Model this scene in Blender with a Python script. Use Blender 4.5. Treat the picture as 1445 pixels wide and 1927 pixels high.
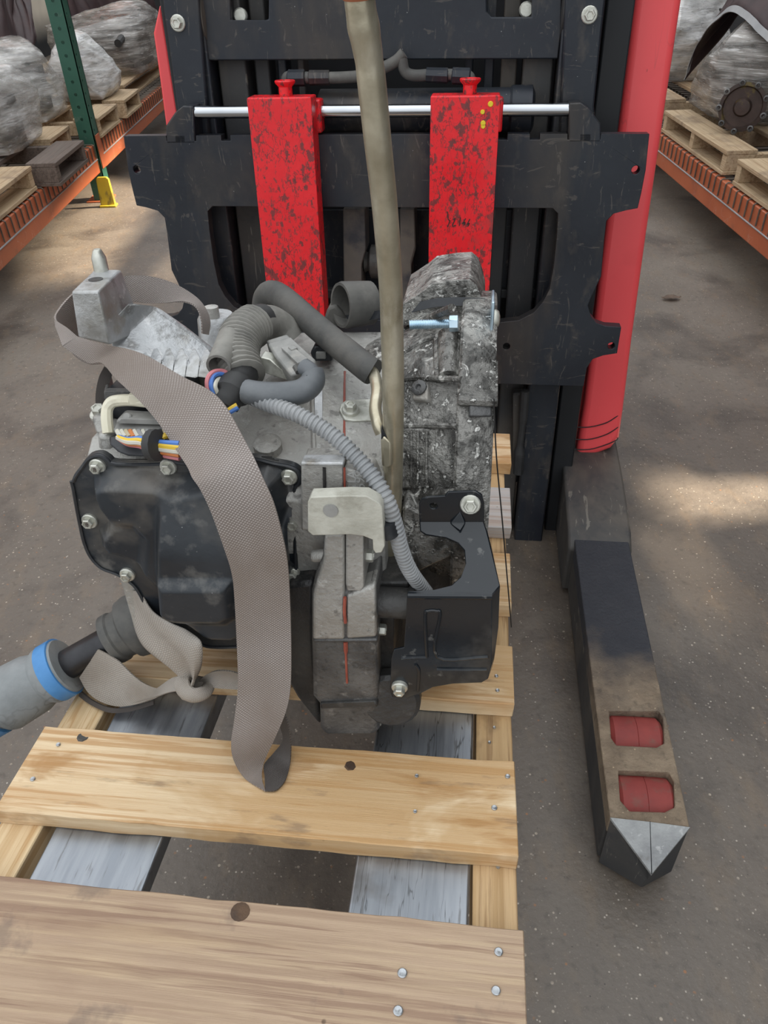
import bpy, bmesh, math, random
from math import sin, cos, tan, atan, radians, pi, sqrt, hypot
from mathutils import Vector, Matrix, noise
from mathutils.geometry import tessellate_polygon
random.seed(7)
for o in list(bpy.data.objects): bpy.data.objects.remove(o)
S = bpy.context.scene
COL = S.collection

# ------------------------------------------------------------------ camera
F, CX, CY = 1447.0, 722.5, 963.5              # focal length and centre in photo pixels (1445 x 1927)
PITCH, ROLL, YAW, TILT = radians(37.9), -atan(.0345), radians(7.6), radians(4.2)
CAM = Vector((0, 0, 1.10))
FWD = Vector((0, cos(PITCH), -sin(PITCH))); _up = Vector((0, sin(PITCH), cos(PITCH))); _rt = Vector((1, 0, 0))
RR = _rt*cos(ROLL)+_up*sin(ROLL); UU = -_rt*sin(ROLL)+_up*cos(ROLL)
cd = bpy.data.cameras.new('camera'); cam = bpy.data.objects.new('camera', cd); COL.objects.link(cam)
cd.sensor_fit = 'HORIZONTAL'; cd.sensor_width = 36; cd.lens = F/1445*36; cd.clip_start = .02; cd.clip_end = 100
mw = Matrix((RR, UU, -FWD)).transposed().to_4x4(); mw.translation = CAM; cam.matrix_world = mw
S.camera = cam
# ------------------------------------------------------------------ light
wd = bpy.data.worlds.new('overcast_sky'); S.world = wd; wd.use_nodes = True
wn, wl = wd.node_tree.nodes, wd.node_tree.links
wn.clear()
wo = wn.new('ShaderNodeOutputWorld'); wb = wn.new('ShaderNodeBackground')
wt = wn.new('ShaderNodeTexCoord'); wx_ = wn.new('ShaderNodeSeparateXYZ')
wm = wn.new('ShaderNodeMapRange'); wm.inputs[1].default_value = 0; wm.inputs[2].default_value = 1
wm.inputs[3].default_value = .62; wm.inputs[4].default_value = 1.45      # overcast sky: zenith about three times the horizon
wl.new(wt.outputs['Generated'], wx_.inputs[0]); wl.new(wx_.outputs[2], wm.inputs[0]); wl.new(wm.outputs[0], wb.inputs[1])
wb.inputs[0].default_value = (.93, .97, 1.0, 1); wl.new(wb.outputs[0], wo.inputs[0])
sd = bpy.data.lights.new('sun', 'SUN'); sd.energy = 13; sd.angle = radians(1.6); sd.color = (1, .86, .66)
sun = bpy.data.objects.new('sun', sd); COL.objects.link(sun)
SUN_DIR = Vector((.80, .12, .58)).normalized()          # towards the sun
sun.rotation_euler = SUN_DIR.to_track_quat('Z', 'Y').to_euler()
S.view_settings.view_transform = 'Standard'; S.view_settings.look = 'None'
S.view_settings.exposure = 0.42; S.view_settings.gamma = 1

# ------------------------------------------------------------------ frames
DT = Vector((sin(YAW), cos(YAW), 0)); AX = Vector((cos(YAW), -sin(YAW), 0)); ZZ = Vector((0, 0, 1))
BX = cos(TILT)*DT-sin(TILT)*ZZ; CXX = cos(TILT)*ZZ+sin(TILT)*DT      # truck forks and mast lean back by TILT
R3 = Matrix((AX, BX, CXX)).transposed()
V = Vector
def ray(px, py): return FWD+RR*((px-CX)/F)-UU*((py-CY)/F)
def T(v): return V((v.dot(AX), v.dot(BX), v.dot(CXX)))
def P(px, py, b): r = T(ray(px, py)); return r*(b/r[1])               # pixel on the plane at depth b of the truck frame
def PC(px, py, c): r = T(ray(px, py)); return r*(c/r[2])
def wz(px, py, z): r = ray(px, py); return CAM+r*((z-CAM.z)/r[2])
def wx(px, py, x): r = ray(px, py); return CAM+r*(x/r[0])
def w2t(w): return T(V(w)-CAM)
def t2w(t): return CAM+AX*t[0]+BX*t[1]+CXX*t[2]
def G(a, y, z): return T(AX*a+DT*y+ZZ*z)                            # upright truck frame -> tilted frame

# ------------------------------------------------------------------ materials
MATS = {}
def mk(name, c0, c1=None, scale=8, detail=6, rough=(.4, .6), metal=0, bump=0, bscale=60, layers=(), stretch=(1, 1, 1), coord='Object', spec=.5, alpha=None, coat=0, bstretch=None, dist=0):
    m = bpy.data.materials.new(name); m.use_nodes = True; MATS[name] = m
    N, L = m.node_tree.nodes, m.node_tree.links
    bs = N['Principled BSDF']
    tc = N.new('ShaderNodeTexCoord')
    def mapped(st):
        mp = N.new('ShaderNodeMapping'); mp.inputs['Scale'].default_value = st; L.new(tc.outputs[coord], mp.inputs[0]); return mp.outputs[0]
    def nz(sc, de, st, d=0):
        n = N.new('ShaderNodeTexNoise'); n.inputs['Scale'].default_value = sc; n.inputs['Detail'].default_value = de
        n.inputs['Roughness'].default_value = .6; n.inputs['Distortion'].default_value = d; L.new(mapped(st), n.inputs['Vector']); return n.outputs[0]
    def ramp(src, a, b, inv=False):
        r = N.new('ShaderNodeMapRange'); r.clamp = True; r.inputs[1].default_value = a; r.inputs[2].default_value = b
        r.inputs[3].default_value = 1 if inv else 0; r.inputs[4].default_value = 0 if inv else 1; L.new(src, r.inputs[0]); return r.outputs[0]
    def mixc(f, a, b):
        x = N.new('ShaderNodeMix'); x.data_type = 'RGBA'
        if isinstance(f, float): x.inputs[0].default_value = f
        else: L.new(f, x.inputs[0])
        for v, i in ((a, 6), (b, 7)):
            if isinstance(v, tuple): x.inputs[i].default_value = (*v, 1)
            else: L.new(v, x.inputs[i])
        return x.outputs[2]
    def mul(a, k):
        x = N.new('ShaderNodeMath'); x.operation = 'MULTIPLY'; L.new(a, x.inputs[0])
        if isinstance(k, (int, float)): x.inputs[1].default_value = k
        else: L.new(k, x.inputs[1])
        return x.outputs[0]
    base = nz(scale, detail, stretch, dist)
    col = mixc(ramp(base, .35, .65), c0, c1 or c0)
    hsum = None
    for ly in layers:
        kind, sc, lo, hi, c, fac = ly[:6]; st = ly[6] if len(ly) > 6 else (1, 1, 1); d = ly[7] if len(ly) > 7 else 0
        if kind == 'n': f = ramp(nz(sc, 5, st, d), lo, hi)
        elif kind == 'line':                                   # thin contour lines of a noise: scratches, cracks
            s = nz(sc, 3, st, d); f1 = ramp(s, lo-hi, lo); f2 = ramp(s, lo, lo+hi, True); f = mul(f1, f2)
            f = mul(f, ramp(nz(sc*.35, 2, (1, 1, 1)), .45, .6))
        elif kind == 'v':
            vo = N.new('ShaderNodeTexVoronoi'); vo.inputs['Scale'].default_value = sc; L.new(mapped(st), vo.inputs['Vector']); f = ramp(vo.outputs['Distance'], lo, hi, True)
            f = mul(f, ramp(nz(sc*.6, 2, (1, 1, 1)), .5, .6))
        elif kind == 'w':
            w = N.new('ShaderNodeTexWave'); w.bands_direction = 'Y'; w.inputs['Scale'].default_value = sc; w.inputs['Distortion'].default_value = d
            w.inputs['Detail'].default_value = 3; w.inputs['Detail Scale'].default_value = .8; L.new(mapped(st), w.inputs['Vector']); f = ramp(w.outputs[1], lo, hi)
        f = mul(f, fac); col = mixc(f, col, c)
    L.new(col, bs.inputs['Base Color'])
    rr = N.new('ShaderNodeMapRange'); rr.inputs[1].default_value = .3; rr.inputs[2].default_value = .7
    rr.inputs[3].default_value = rough[0]; rr.inputs[4].default_value = rough[1]; L.new(base, rr.inputs[0]); L.new(rr.outputs[0], bs.inputs['Roughness'])
    bs.inputs['Metallic'].default_value = metal; bs.inputs['Specular IOR Level'].default_value = spec
    if coat: bs.inputs['Coat Weight'].default_value = coat; bs.inputs['Coat Roughness'].default_value = .25
    if bump:
        bp = N.new('ShaderNodeBump'); bp.inputs['Strength'].default_value = bump; bp.inputs['Distance'].default_value = .004
        L.new(nz(bscale, 4, bstretch or stretch), bp.inputs['Height']); L.new(bp.outputs[0], bs.inputs['Normal'])
    if alpha:
        lo, hi, amin, amax = alpha
        r = N.new('ShaderNodeMapRange'); r.clamp = True; r.inputs[1].default_value = lo; r.inputs[2].default_value = hi
        r.inputs[3].default_value = amin; r.inputs[4].default_value = amax; L.new(nz(scale*.7, 4, stretch), r.inputs[0]); L.new(r.outputs[0], bs.inputs['Alpha'])
    return m
BK = (.012, .012, .014)
mk('concrete', (.105, .085, .069), (.165, .138, .113), 1.6, 10, (.36, .6), 0, .3, 90, [
    ('n', 1.1, .5, .68, (.22, .19, .155), .7), ('n', 3.4, .5, .66, (.055, .044, .037), .75, (1, 1, 1), .5), ('n', 14, .52, .7, (.19, .14, .095), .5, (1.5, .7, 1)), ('n', 60, .55, .72, (.06, .05, .04), .6), ('n', 240, .6, .7, (.3, .25, .2), .5),
    ('v', 55, .09, .14, (.46, .39, .31), .85), ('v', 110, .12, .19, (.5, .44, .37), .85), ('v', 48, .07, .13, (.33, .14, .05), .75), ('v', 80, .07, .11, (.03, .025, .02), .7)], spec=.6)
mk('red_worn_paint', (.78, .010, .018), (.84, .018, .026), 14, 5, (.28, .45), 0, .12, 90, [
    ('n', 70, .575, .61, (.13, .035, .035), .85, (1, 1, .7)), ('n', 150, .57, .63, (.11, .045, .042), .7, (1.3, 1, .6)), ('line', 55, .5, .022, (.09, .03, .03), .85, (1.2, 1, .6)), ('line', 24, .5, .009, (.07, .025, .025), .9, (1.6, 1, .5)), ('n', 10, .6, .68, (.42, .05, .05), .55)])
mk('red_plastic', (.9, .085, .095), (.92, .098, .106), 3, 3, (.3, .4), 0, 0, layers=[('n', 5, .56, .8, (.6, .045, .05), .4), ('line', 9, .5, .003, (.4, .08, .08), .4, (1, 1, .25)), ('v', 60, .04, .07, (.35, .04, .04), .6, (1, 1, .4))])
mk('red_urethane', (.22, .032, .028), (.29, .05, .042), 30, 6, (.6, .75), 0, .1, 80, [('n', 40, .52, .68, (.16, .09, .065), .6)])
mk('black_steel', (.014, .017, .024), (.026, .031, .040), 6, 8, (.34, .58), .25, .06, 120, [
    ('n', 6, .52, .7, (.085, .068, .052), .6, (1, 1, .35), .5), ('n', 30, .56, .72, (.11, .092, .075), .5, (1, 1, .5)), ('n', 3.5, .55, .68, (.012, .014, .024), .7), ('n', 18, .635, .66, (.16, .14, .12), .35, (3, 1, .6), 2.5), ('n', 11, .635, .66, (.15, .13, .11), .35, (.7, 1, 3), 3), ('v', 70, .03, .06, (.35, .35, .34), .8)])
mk('black_steel_dusty', (.032, .035, .04), (.065, .06, .055), 6, 8, (.5, .7), .15, .08, 120, [('n', 5, .48, .68, (.15, .125, .1), .65, (1, 1, .5), .5), ('n', 24, .57, .72, (.025, .027, .035), .6), ('n', 16, .63, .66, (.26, .24, .2), .5, (4, 1, .5), 1.2), ('v', 80, .04, .09, (.34, .32, .3), .6)])
mk('lug_dusty', (.1, .095, .09), (.19, .165, .135), 8, 7, (.6, .8), .1, .1, 120, [('n', 9, .52, .64, (.03, .035, .05), .8)])
mk('black_deep', (.008, .009, .011), (.016, .017, .02), 7, 5, (.5, .7), .1, 0)
mk('bare_steel', (.25, .27, .3), (.4, .425, .46), 9, 5, (.32, .48), .9, .02, 160, [('line', 8, .5, .008, (.07, .07, .07), .8, (8, .6, 1)), ('n', 8, .58, .7, (.15, .125, .1), .6), ('n', 30, .6, .66, (.1, .09, .08), .5, (6, .5, 1))], stretch=(6, .5, 1))
mk('chrome', (.5, .52, .55), (.6, .62, .65), 9, 3, (.12, .2), 1)
mk('zinc', (.5, .66, .78), (.62, .76, .86), 60, 3, (.25, .35), .9)
mk('bolt_steel', (.5, .5, .44), (.68, .68, .62), 90, 3, (.32, .5), .65, .05, 200, [('n', 70, .56, .7, (.2, .19, .16), .6)])
mk('nail_steel', (.36, .38, .4), (.5, .52, .54), 200, 3, (.3, .45), .8, layers=[('n', 260, .55, .7, (.1, .09, .08), .7)])
mk('pipe_olive', (.42, .375, .27), (.62, .57, .44), 22, 6, (.26, .42), .7, .06, 150, [('n', 60, .54, .72, (.78, .74, .62), .55, (1, 1, .4)), ('n', 14, .57, .72, (.2, .175, .12), .55)])
mk('cast_alu', (.33, .322, .3), (.5, .49, .465), 13, 9, (.42, .62), .35, .4, 170, [('n', 7, .5, .68, (.24, .205, .165), .6, (1, 1, 1), .4), ('n', 26, .54, .66, (.16, .15, .14), .6), ('n', 90, .6, .68, (.62, .62, .6), .5), ('n', 70, .6, .68, (.09, .085, .08), .6), ('v', 90, .03, .06, (.04, .04, .04), .7)])
mk('cast_alu_bright', (.42, .43, .44), (.66, .67, .68), 16, 9, (.36, .55), .5, .3, 170, [('n', 9, .52, .64, (.24, .225, .19), .65), ('n', 40, .55, .66, (.13, .12, .105), .65), ('n', 22, .6, .7, (.3, .24, .15), .5), ('n', 80, .6, .68, (.8, .8, .8), .5)])
mk('cast_alu_oily', (.25, .243, .225), (.42, .41, .385), 11, 9, (.25, .55), .4, .8, 150, [('n', 7, .44, .62, (.045, .042, .038), .8, (1, 1, 1), .6), ('n', 34, .49, .6, (.02, .019, .017), .75, (1, 1, .6), .8), ('n', 130, .52, .58, (.03, .028, .025), .6), ('n', 60, .6, .66, (.75, .74, .7), .75, (1, 1, 1), 1), ('n', 130, .62, .66, (.85, .84, .8), .6)])
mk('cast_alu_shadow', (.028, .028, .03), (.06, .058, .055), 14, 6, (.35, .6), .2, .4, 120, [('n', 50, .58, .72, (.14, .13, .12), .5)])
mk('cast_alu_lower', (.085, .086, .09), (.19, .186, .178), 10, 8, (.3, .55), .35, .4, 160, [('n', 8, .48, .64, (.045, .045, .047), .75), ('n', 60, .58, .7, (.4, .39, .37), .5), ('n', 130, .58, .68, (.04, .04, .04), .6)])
mk('cover_beige', (.42, .41, .35), (.56, .55, .48), 40, 6, (.5, .65), .1, .25, 140, [('n', 60, .56, .7, (.3, .28, .23), .5)])
mk('red_sealant', (.28, .06, .04), (.36, .09, .06), 60, 3, (.4, .5))
mk('pan_black', (.014, .017, .022), (.03, .036, .043), 9, 6, (.26, .46), .1, .08, 130, [('n', 6, .47, .62, (.17, .152, .13), .62, (1, 1, 1), .5), ('n', 26, .55, .68, (.26, .25, .23), .4), ('n', 4, .53, .6, (.012, .014, .018), .85), ('v', 130, .04, .08, (.4, .4, .4), .6)])
mk('guard_black', (.012, .015, .019), (.018, .022, .027), 8, 5, (.12, .24), .1, .02, 130, [('n', 9, .57, .7, (.12, .118, .11), .5), ('n', 60, .64, .7, (.2, .2, .19), .4)])
mk('plastic_black', (.016, .018, .022), (.03, .033, .038), 30, 5, (.32, .5), 0, .05, 120, [('n', 40, .56, .7, (.1, .1, .1), .4)])
mk('plastic_cream', (.66, .62, .47), (.74, .7, .57), 30, 4, (.4, .55), 0, layers=[('n', 40, .58, .72, (.35, .31, .22), .5)])
mk('plastic_grey', (.2, .2, .19), (.32, .315, .3), 40, 5, (.5, .7), 0, .05, 120, [('n', 50, .56, .7, (.42, .4, .36), .5)])
mk('loom_grey', (.25, .26, .27), (.34, .345, .35), 40, 5, (.5, .65), 0, .05, 200, [('n', 30, .58, .72, (.18, .17, .16), .5)])
mk('loom_dusty', (.16, .155, .14), (.27, .26, .235), 30, 5, (.6, .75), 0, .08, 200, [('n', 24, .54, .7, (.09, .09, .09), .6)])
mk('rubber', (.06, .06, .058), (.12, .115, .105), 24, 5, (.6, .8), 0, .1, 200, [('n', 20, .56, .72, (.2, .19, .17), .5)])
mk('rubber_dark', (.02, .02, .021), (.04, .04, .04), 24, 5, (.5, .7), 0, .05, 200)
mk('tape_grey', (.09, .1, .11), (.15, .16, .17), 30, 5, (.4, .55), 0, .1, 90)
mk('boot_grey', (.19, .205, .21), (.28, .295, .3), 20, 6, (.5, .65), 0, .25, 60, [('n', 18, .58, .7, (.36, .37, .34), .5), ('line', 18, .5, .02, (.08, .08, .08), .6)])
mk('band_blue', (.05, .2, .46), (.09, .28, .58), 20, 4, (.4, .5), 0, .05, 90, [('n', 30, .6, .75, (.25, .4, .55), .5)])
mk('shaft_black', (.025, .025, .028), (.05, .05, .055), 24, 5, (.3, .45), .5, .05, 120, [('n', 30, .6, .72, (.16, .09, .06), .6)])
mk('brown_cap', (.26, .08, .035), (.33, .11, .05), 20, 3, (.5, .6))
for nm, c in dict(blue=(.08, .2, .55), yellow=(.75, .5, .05), white=(.6, .58, .5), orange=(.6, .2, .06), green=(.4, .55, .35), pink=(.62, .22, .24), grey=(.3, .3, .3), tan=(.5, .42, .28), black=(.015, .015, .015)).items():
    mk('wire_'+nm, c, None, 5, 2, (.4, .5))
def wood(name, c0, c1, cl, ring, axis='x', stain=None, wave=14, wd_=7):
    st = {'x': (1, 1, 1), 'y': (1, 1, 1)}[axis]
    gs = (.55, 22, 22) if axis == 'x' else (22, .55, 22)
    ws = (.5, 1.6, 1.6) if axis == 'x' else (1.6, .5, 1.6)
    ly = [('n', 3.4, .535, .56, ring, .6, gs, .5), ('n', 7, .5, .6, cl, .6, gs), ('n', 3, .55, .62, ring, .3, gs), ('n', 40, .56, .72, ring, .35, gs), ('v', 26, .03, .06, (.05, .03, .02), .8)]
    if stain: ly += stain
    return mk(name, c0, c1, 5, 6, (.55, .75), 0, .25, 60, ly, stretch=gs, bstretch=gs, spec=.3)
wood('pine', (.66, .47, .275), (.78, .6, .385), (.84, .67, .45), (.5, .27, .11), 'x', [('n', 4.6, .5, .58, (.5, .285, .11), .6, (1, 2.2, 1), .4), ('n', 8, .56, .63, (.4, .2, .065), .6, (.7, 3, 1), .4), ('n', 16, .6, .68, (.22, .15, .1), .55, (.6, 2.5, 1))])
wood('pine_stringer', (.6, .43, .24), (.72, .54, .33), (.76, .6, .38), (.48, .27, .11), 'y')
wood('stringer_stained', (.42, .27, .13), (.56, .38, .2), (.6, .42, .24), (.26, .15, .07), 'y', [('n', 9, .54, .64, (.12, .07, .035), .75, (1, .6, 1))])
wood('brown_board', (.38, .265, .18), (.5, .365, .255), (.56, .42, .28), (.26, .16, .11), 'x', [('n', 3, .5, .62, (.27, .165, .115), .65, (.5, 3.5, 1), .6), ('n', 5, .56, .66, (.55, .4, .25), .5, (.5, 3, 1)), ('n', 16, .6, .68, (.17, .13, .11), .5)])
wood('grey_board', (.4, .38, .37), (.52, .5, .48), (.5, .42, .36), (.36, .26, .2), 'x')
wood('rack_wood', (.46, .34, .21), (.58, .44, .29), (.62, .48, .32), (.3, .19, .1), 'y', [('n', 6, .54, .68, (.2, .14, .1), .6)])
wood('rack_wood_dark', (.12, .095, .08), (.18, .14, .12), (.2, .16, .13), (.08, .06, .05), 'y')
mk('knot', (.05, .03, .02), (.12, .07, .04), 60, 4, (.6, .8), 0, .3, 150)
mk('rack_orange', (.43, .105, .04), (.5, .14, .06), 6, 6, (.4, .55), 0, .05, 60, [('n', 9, .58, .72, (.25, .09, .05), .5), ('line', 10, .5, .006, (.6, .5, .45), .4)])
mk('rack_green', (.025, .1, .07), (.035, .13, .09), 6, 5, (.4, .55), 0, layers=[('n', 20, .62, .74, (.2, .22, .2), .4)])
mk('guard_yellow', (.5, .36, .02), (.6, .44, .03), 12, 6, (.5, .65), 0, layers=[('n', 24, .5, .62, (.12, .085, .03), .8, (1, 1, .5))])
mk('wire_steel', (.1, .085, .07), (.17, .15, .12), 12, 5, (.45, .6), .4)
mk('wrap_clear', (.5, .49, .46), (.84, .84, .83), 9, 8, (.1, .24), 0, 1, 22, [('n', 7, .54, .7, (.42, .36, .25), .6), ('n', 22, .58, .64, (1, 1, 1), .7, (1, 1, 4), 1)], stretch=(.6, .6, 3), alpha=(.42, .6, .22, .85), dist=1.5, bstretch=(.5, .5, 4))
mk('wrap_white', (.66, .65, .62), (.9, .9, .9), 9, 8, (.1, .24), 0, 1, 22, [('n', 7, .56, .72, (.5, .44, .34), .55), ('n', 24, .58, .64, (.35, .35, .36), .6, (1, 1, 4), 1)], stretch=(.6, .6, 3), alpha=(.38, .54, .5, .95), dist=1.5, bstretch=(.5, .5, 4))
mk('wrap_smoky', (.24, .22, .2), (.5, .48, .45), 9, 8, (.1, .24), 0, 1, 26, [('n', 26, .57, .62, (.92, .91, .9), .7, (.5, .5, 7), .6), ('n', 8, .55, .68, (.12, .1, .1), .6)], stretch=(.5, .5, 4), alpha=(.4, .6, .3, .85), dist=1, bstretch=(.4, .4, 6))
mk('engine_dark', (.05, .048, .045), (.14, .13, .12), 14, 7, (.45, .7), .3, .4, 60, [('n', 20, .56, .7, (.25, .22, .18), .5)])
mk('tarp_brown', (.04, .025, .027), (.075, .048, .048), 6, 5, (.4, .55), 0, .4, 12, spec=.2)
mk('gear_dark', (.04, .027, .023), (.075, .05, .042), 20, 5, (.45, .65), .3, .2, 90, [('n', 26, .58, .66, (.16, .12, .03), .6)])
mk('tarp_hem', (.3, .31, .32), (.4, .41, .42), 8, 4, (.4, .5))
mk('wall_dark', (.03, .032, .036), (.045, .047, .05), 2, 4, (.7, .85))
mk('roof_metal', (.4, .4, .4), (.5, .5, .5), 2, 3, (.6, .7))
mk('leg_dusty', (.06, .052, .044), (.13, .11, .085), 10, 7, (.6, .8), .1, .2, 120, [('n', 26, .5, .66, (.2, .165, .12), .7), ('v', 110, .06, .12, (.4, .34, .27), .7)])
mk('leg_dirt', (.17, .125, .085), (.27, .205, .145), 26, 8, (.75, .9), 0, .9, 130, [('v', 150, .08, .16, (.5, .38, .24), .7), ('n', 60, .56, .7, (.09, .07, .05), .6)])
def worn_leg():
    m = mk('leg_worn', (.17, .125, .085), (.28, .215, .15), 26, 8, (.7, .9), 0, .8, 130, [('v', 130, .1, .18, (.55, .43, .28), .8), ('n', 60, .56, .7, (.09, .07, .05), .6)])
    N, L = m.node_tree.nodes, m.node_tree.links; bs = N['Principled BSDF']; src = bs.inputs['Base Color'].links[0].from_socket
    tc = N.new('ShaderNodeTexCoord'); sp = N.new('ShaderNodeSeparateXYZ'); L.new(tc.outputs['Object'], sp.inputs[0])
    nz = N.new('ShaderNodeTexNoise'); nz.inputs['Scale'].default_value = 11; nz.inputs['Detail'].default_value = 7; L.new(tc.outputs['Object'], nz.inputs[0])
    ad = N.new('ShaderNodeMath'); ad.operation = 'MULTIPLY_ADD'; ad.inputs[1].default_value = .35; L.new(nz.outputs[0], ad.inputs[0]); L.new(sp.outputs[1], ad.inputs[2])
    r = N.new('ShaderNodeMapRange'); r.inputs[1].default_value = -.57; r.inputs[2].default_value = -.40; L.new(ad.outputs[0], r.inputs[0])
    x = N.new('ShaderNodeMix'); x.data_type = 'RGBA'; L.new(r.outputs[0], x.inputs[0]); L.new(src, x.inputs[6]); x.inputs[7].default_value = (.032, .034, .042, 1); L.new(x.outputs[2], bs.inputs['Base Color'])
worn_leg()
mk('nose_steel', (.26, .265, .27), (.42, .43, .43), 22, 8, (.45, .6), .5, .2, 150, [('n', 30, .54, .7, (.12, .095, .075), .7), ('n', 90, .6, .68, (.6, .6, .6), .5)])
mk('leaf', (.1, .07, .05), (.16, .11, .08), 60, 4, (.7, .8))
mk('paint_yellow', (.8, .6, .03), None, 5, 2, (.4, .5)); mk('mark_dark', (.04, .02, .02), None, 5, 2, (.6, .7)); mk('etch', (.55, .55, .54), None, 5, 2, (.4, .5), .3)
mk('paint_chip_red', (.6, .02, .03), None, 5, 2, (.4, .5))
# webbing: weave from the UV along and across the strap
def webbing(name, c0, c1, dirt, rough=.7):
    m = bpy.data.materials.new(name); m.use_nodes = True; MATS[name] = m; N, L = m.node_tree.nodes, m.node_tree.links; bs = N['Principled BSDF']
    tc = N.new('ShaderNodeTexCoord'); mp = N.new('ShaderNodeMapping'); L.new(tc.outputs['UV'], mp.inputs[0]); mp.inputs['Scale'].default_value = (1, 1, 1)
    ch = []
    for rot, sc in ((.9, 150), (-.9, 150)):
        m2 = N.new('ShaderNodeMapping'); m2.inputs['Rotation'].default_value = (0, 0, rot); L.new(mp.outputs[0], m2.inputs[0])
        w = N.new('ShaderNodeTexWave'); w.inputs['Scale'].default_value = sc; w.inputs['Distortion'].default_value = .6; L.new(m2.outputs[0], w.inputs[0]); ch.append(w.outputs[1])
    mx = N.new('ShaderNodeMath'); mx.operation = 'MULTIPLY'; L.new(ch[0], mx.inputs[0]); L.new(ch[1], mx.inputs[1])
    ns = N.new('ShaderNodeTexNoise'); ns.inputs['Scale'].default_value = 11; ns.inputs['Detail'].default_value = 6; L.new(tc.outputs['Object'], ns.inputs[0])
    r = N.new('ShaderNodeMapRange'); r.inputs[1].default_value = .42; r.inputs[2].default_value = .66; L.new(ns.outputs[0], r.inputs[0])
    a = N.new('ShaderNodeMix'); a.data_type = 'RGBA'; a.inputs[6].default_value = (*c0, 1); a.inputs[7].default_value = (*c1, 1); L.new(mx.outputs[0], a.inputs[0])
    b = N.new('ShaderNodeMix'); b.data_type = 'RGBA'; L.new(a.outputs[2], b.inputs[6]); b.inputs[7].default_value = (*dirt, 1)
    k = N.new('ShaderNodeMath'); k.operation = 'MULTIPLY'; k.inputs[1].default_value = .75; L.new(r.outputs[0], k.inputs[0]); L.new(k.outputs[0], b.inputs[0])
    L.new(b.outputs[2], bs.inputs['Base Color']); bs.inputs['Roughness'].default_value = rough
    bp = N.new('ShaderNodeBump'); bp.inputs['Strength'].default_value = .5; bp.inputs['Distance'].default_value = .001; L.new(mx.outputs[0], bp.inputs['Height']); L.new(bp.outputs[0], bs.inputs['Normal'])
webbing('strap_weave', (.19, .158, .142), (.54, .49, .46), (.2, .158, .13))
webbing('strap_pale', (.3, .27, .24), (.52, .48, .43), (.2, .165, .13))
webbing('strap_dark', (.07, .06, .055), (.16, .14, .13), (.06, .05, .045))

# ------------------------------------------------------------------ mesh helpers
class MB:
    def __init__(s): s.v, s.f, s.uv = [], [], []
    def add(s, vs, fs):
        n = len(s.v); s.v += [V(x) for x in vs]; s.f += [tuple(i+n for i in f) for f in fs]; return s
    def merge(s, o): return s.add(o.v, o.f)
def prism(front, back):
    n = len(front); m = MB(); tri = tessellate_polygon([front])
    fs = [tuple(t) for t in tri]
    m.add(list(front)+list(back), [tuple(reversed(t)) for t in fs]+[tuple(i+n for i in t) for t in fs]+[(i, (i+1) % n, (i+1) % n+n, i+n) for i in range(n)]); return m
def plate(outline, holes, fn, w0, w1):
    """2-D outline with holes, extruded between w0 and w1; fn maps (u, v, w) to the frame"""
    loops = [[V((p[0], p[1], 0)) for p in outline]]+[[V((p[0], p[1], 0)) for p in h] for h in holes]
    tri = tessellate_polygon(loops); flat = [p for l in loops for p in l]; n = len(flat); m = MB()
    vs = [fn(p.x, p.y, w0) for p in flat]+[fn(p.x, p.y, w1) for p in flat]
    fs = [tuple(t) for t in tri]+[tuple(i+n for i in reversed(t)) for t in tri]
    k = 0
    for l in loops:
        c = len(l); fs += [(k+i, k+(i+1) % c, k+(i+1) % c+n, k+i+n) for i in range(c)]; k += c
    return m.add(vs, fs)
def box(a0, a1, b0, b1, c0, c1):
    vs = [(a, b, c) for a in (a0, a1) for b in (b0, b1) for c in (c0, c1)]
    return MB().add(vs, [(0, 1, 3, 2), (4, 6, 7, 5), (0, 4, 5, 1), (2, 3, 7, 6), (0, 2, 6, 4), (1, 5, 7, 3)])
def pxbox(x0, y0, x1, y1, b0, b1):
    return prism([P(x0, y0, b0), P(x1, y0, b0), P(x1, y1, b0), P(x0, y1, b0)], [p+V((0, b1-b0, 0)) for p in [P(x0, y0, b0), P(x1, y0, b0), P(x1, y1, b0), P(x0, y1, b0)]])
def pxprism(pts, b0, b1, dv=V((0, 0, 0))):
    f = [P(x, y, b0) for x, y in pts]; return prism(f, [p+V((0, b1-b0, 0))+dv for p in f])
def cr(pts, n=8, closed=False):
    pts = [V(p) for p in pts]; out = []; k = len(pts)
    for i in range(k if closed else k-1):
        p0 = pts[(i-1) % k] if closed or i > 0 else pts[0]*2-pts[1]; p1 = pts[i]; p2 = pts[(i+1) % k]
        p3 = pts[(i+2) % k] if closed or i+2 < k else pts[-1]*2-pts[-2]
        for j in range(n):
            t = j/n; out.append(.5*((2*p1)+(p2-p0)*t+(2*p0-5*p1+4*p2-p3)*t*t+(3*p1-p0-3*p2+p3)*t**3))
    if not closed: out.append(pts[-1])
    return out
def tube(path, r, n=12, caps=True, inner=None):
    m = MB(); k = len(path); rs = r if isinstance(r, (list, tuple)) else [r]*k
    t0 = (path[1]-path[0]).normalized(); u = t0.orthogonal().normalized(); vs = []
    for i, p in enumerate(path):
        t = (path[min(i+1, k-1)]-path[max(i-1, 0)]).normalized(); u = (u-t*u.dot(t)).normalized(); w = t.cross(u)
        vs += [p+(u*cos(2*pi*j/n)+w*sin(2*pi*j/n))*rs[i] for j in range(n)]
    fs = [(i*n+j, i*n+(j+1) % n, (i+1)*n+(j+1) % n, (i+1)*n+j) for i in range(k-1) for j in range(n)]
    if caps: fs += [tuple(range(n-1, -1, -1)), tuple((k-1)*n+j for j in range(n))]
    return m.add(vs, fs)
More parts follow.
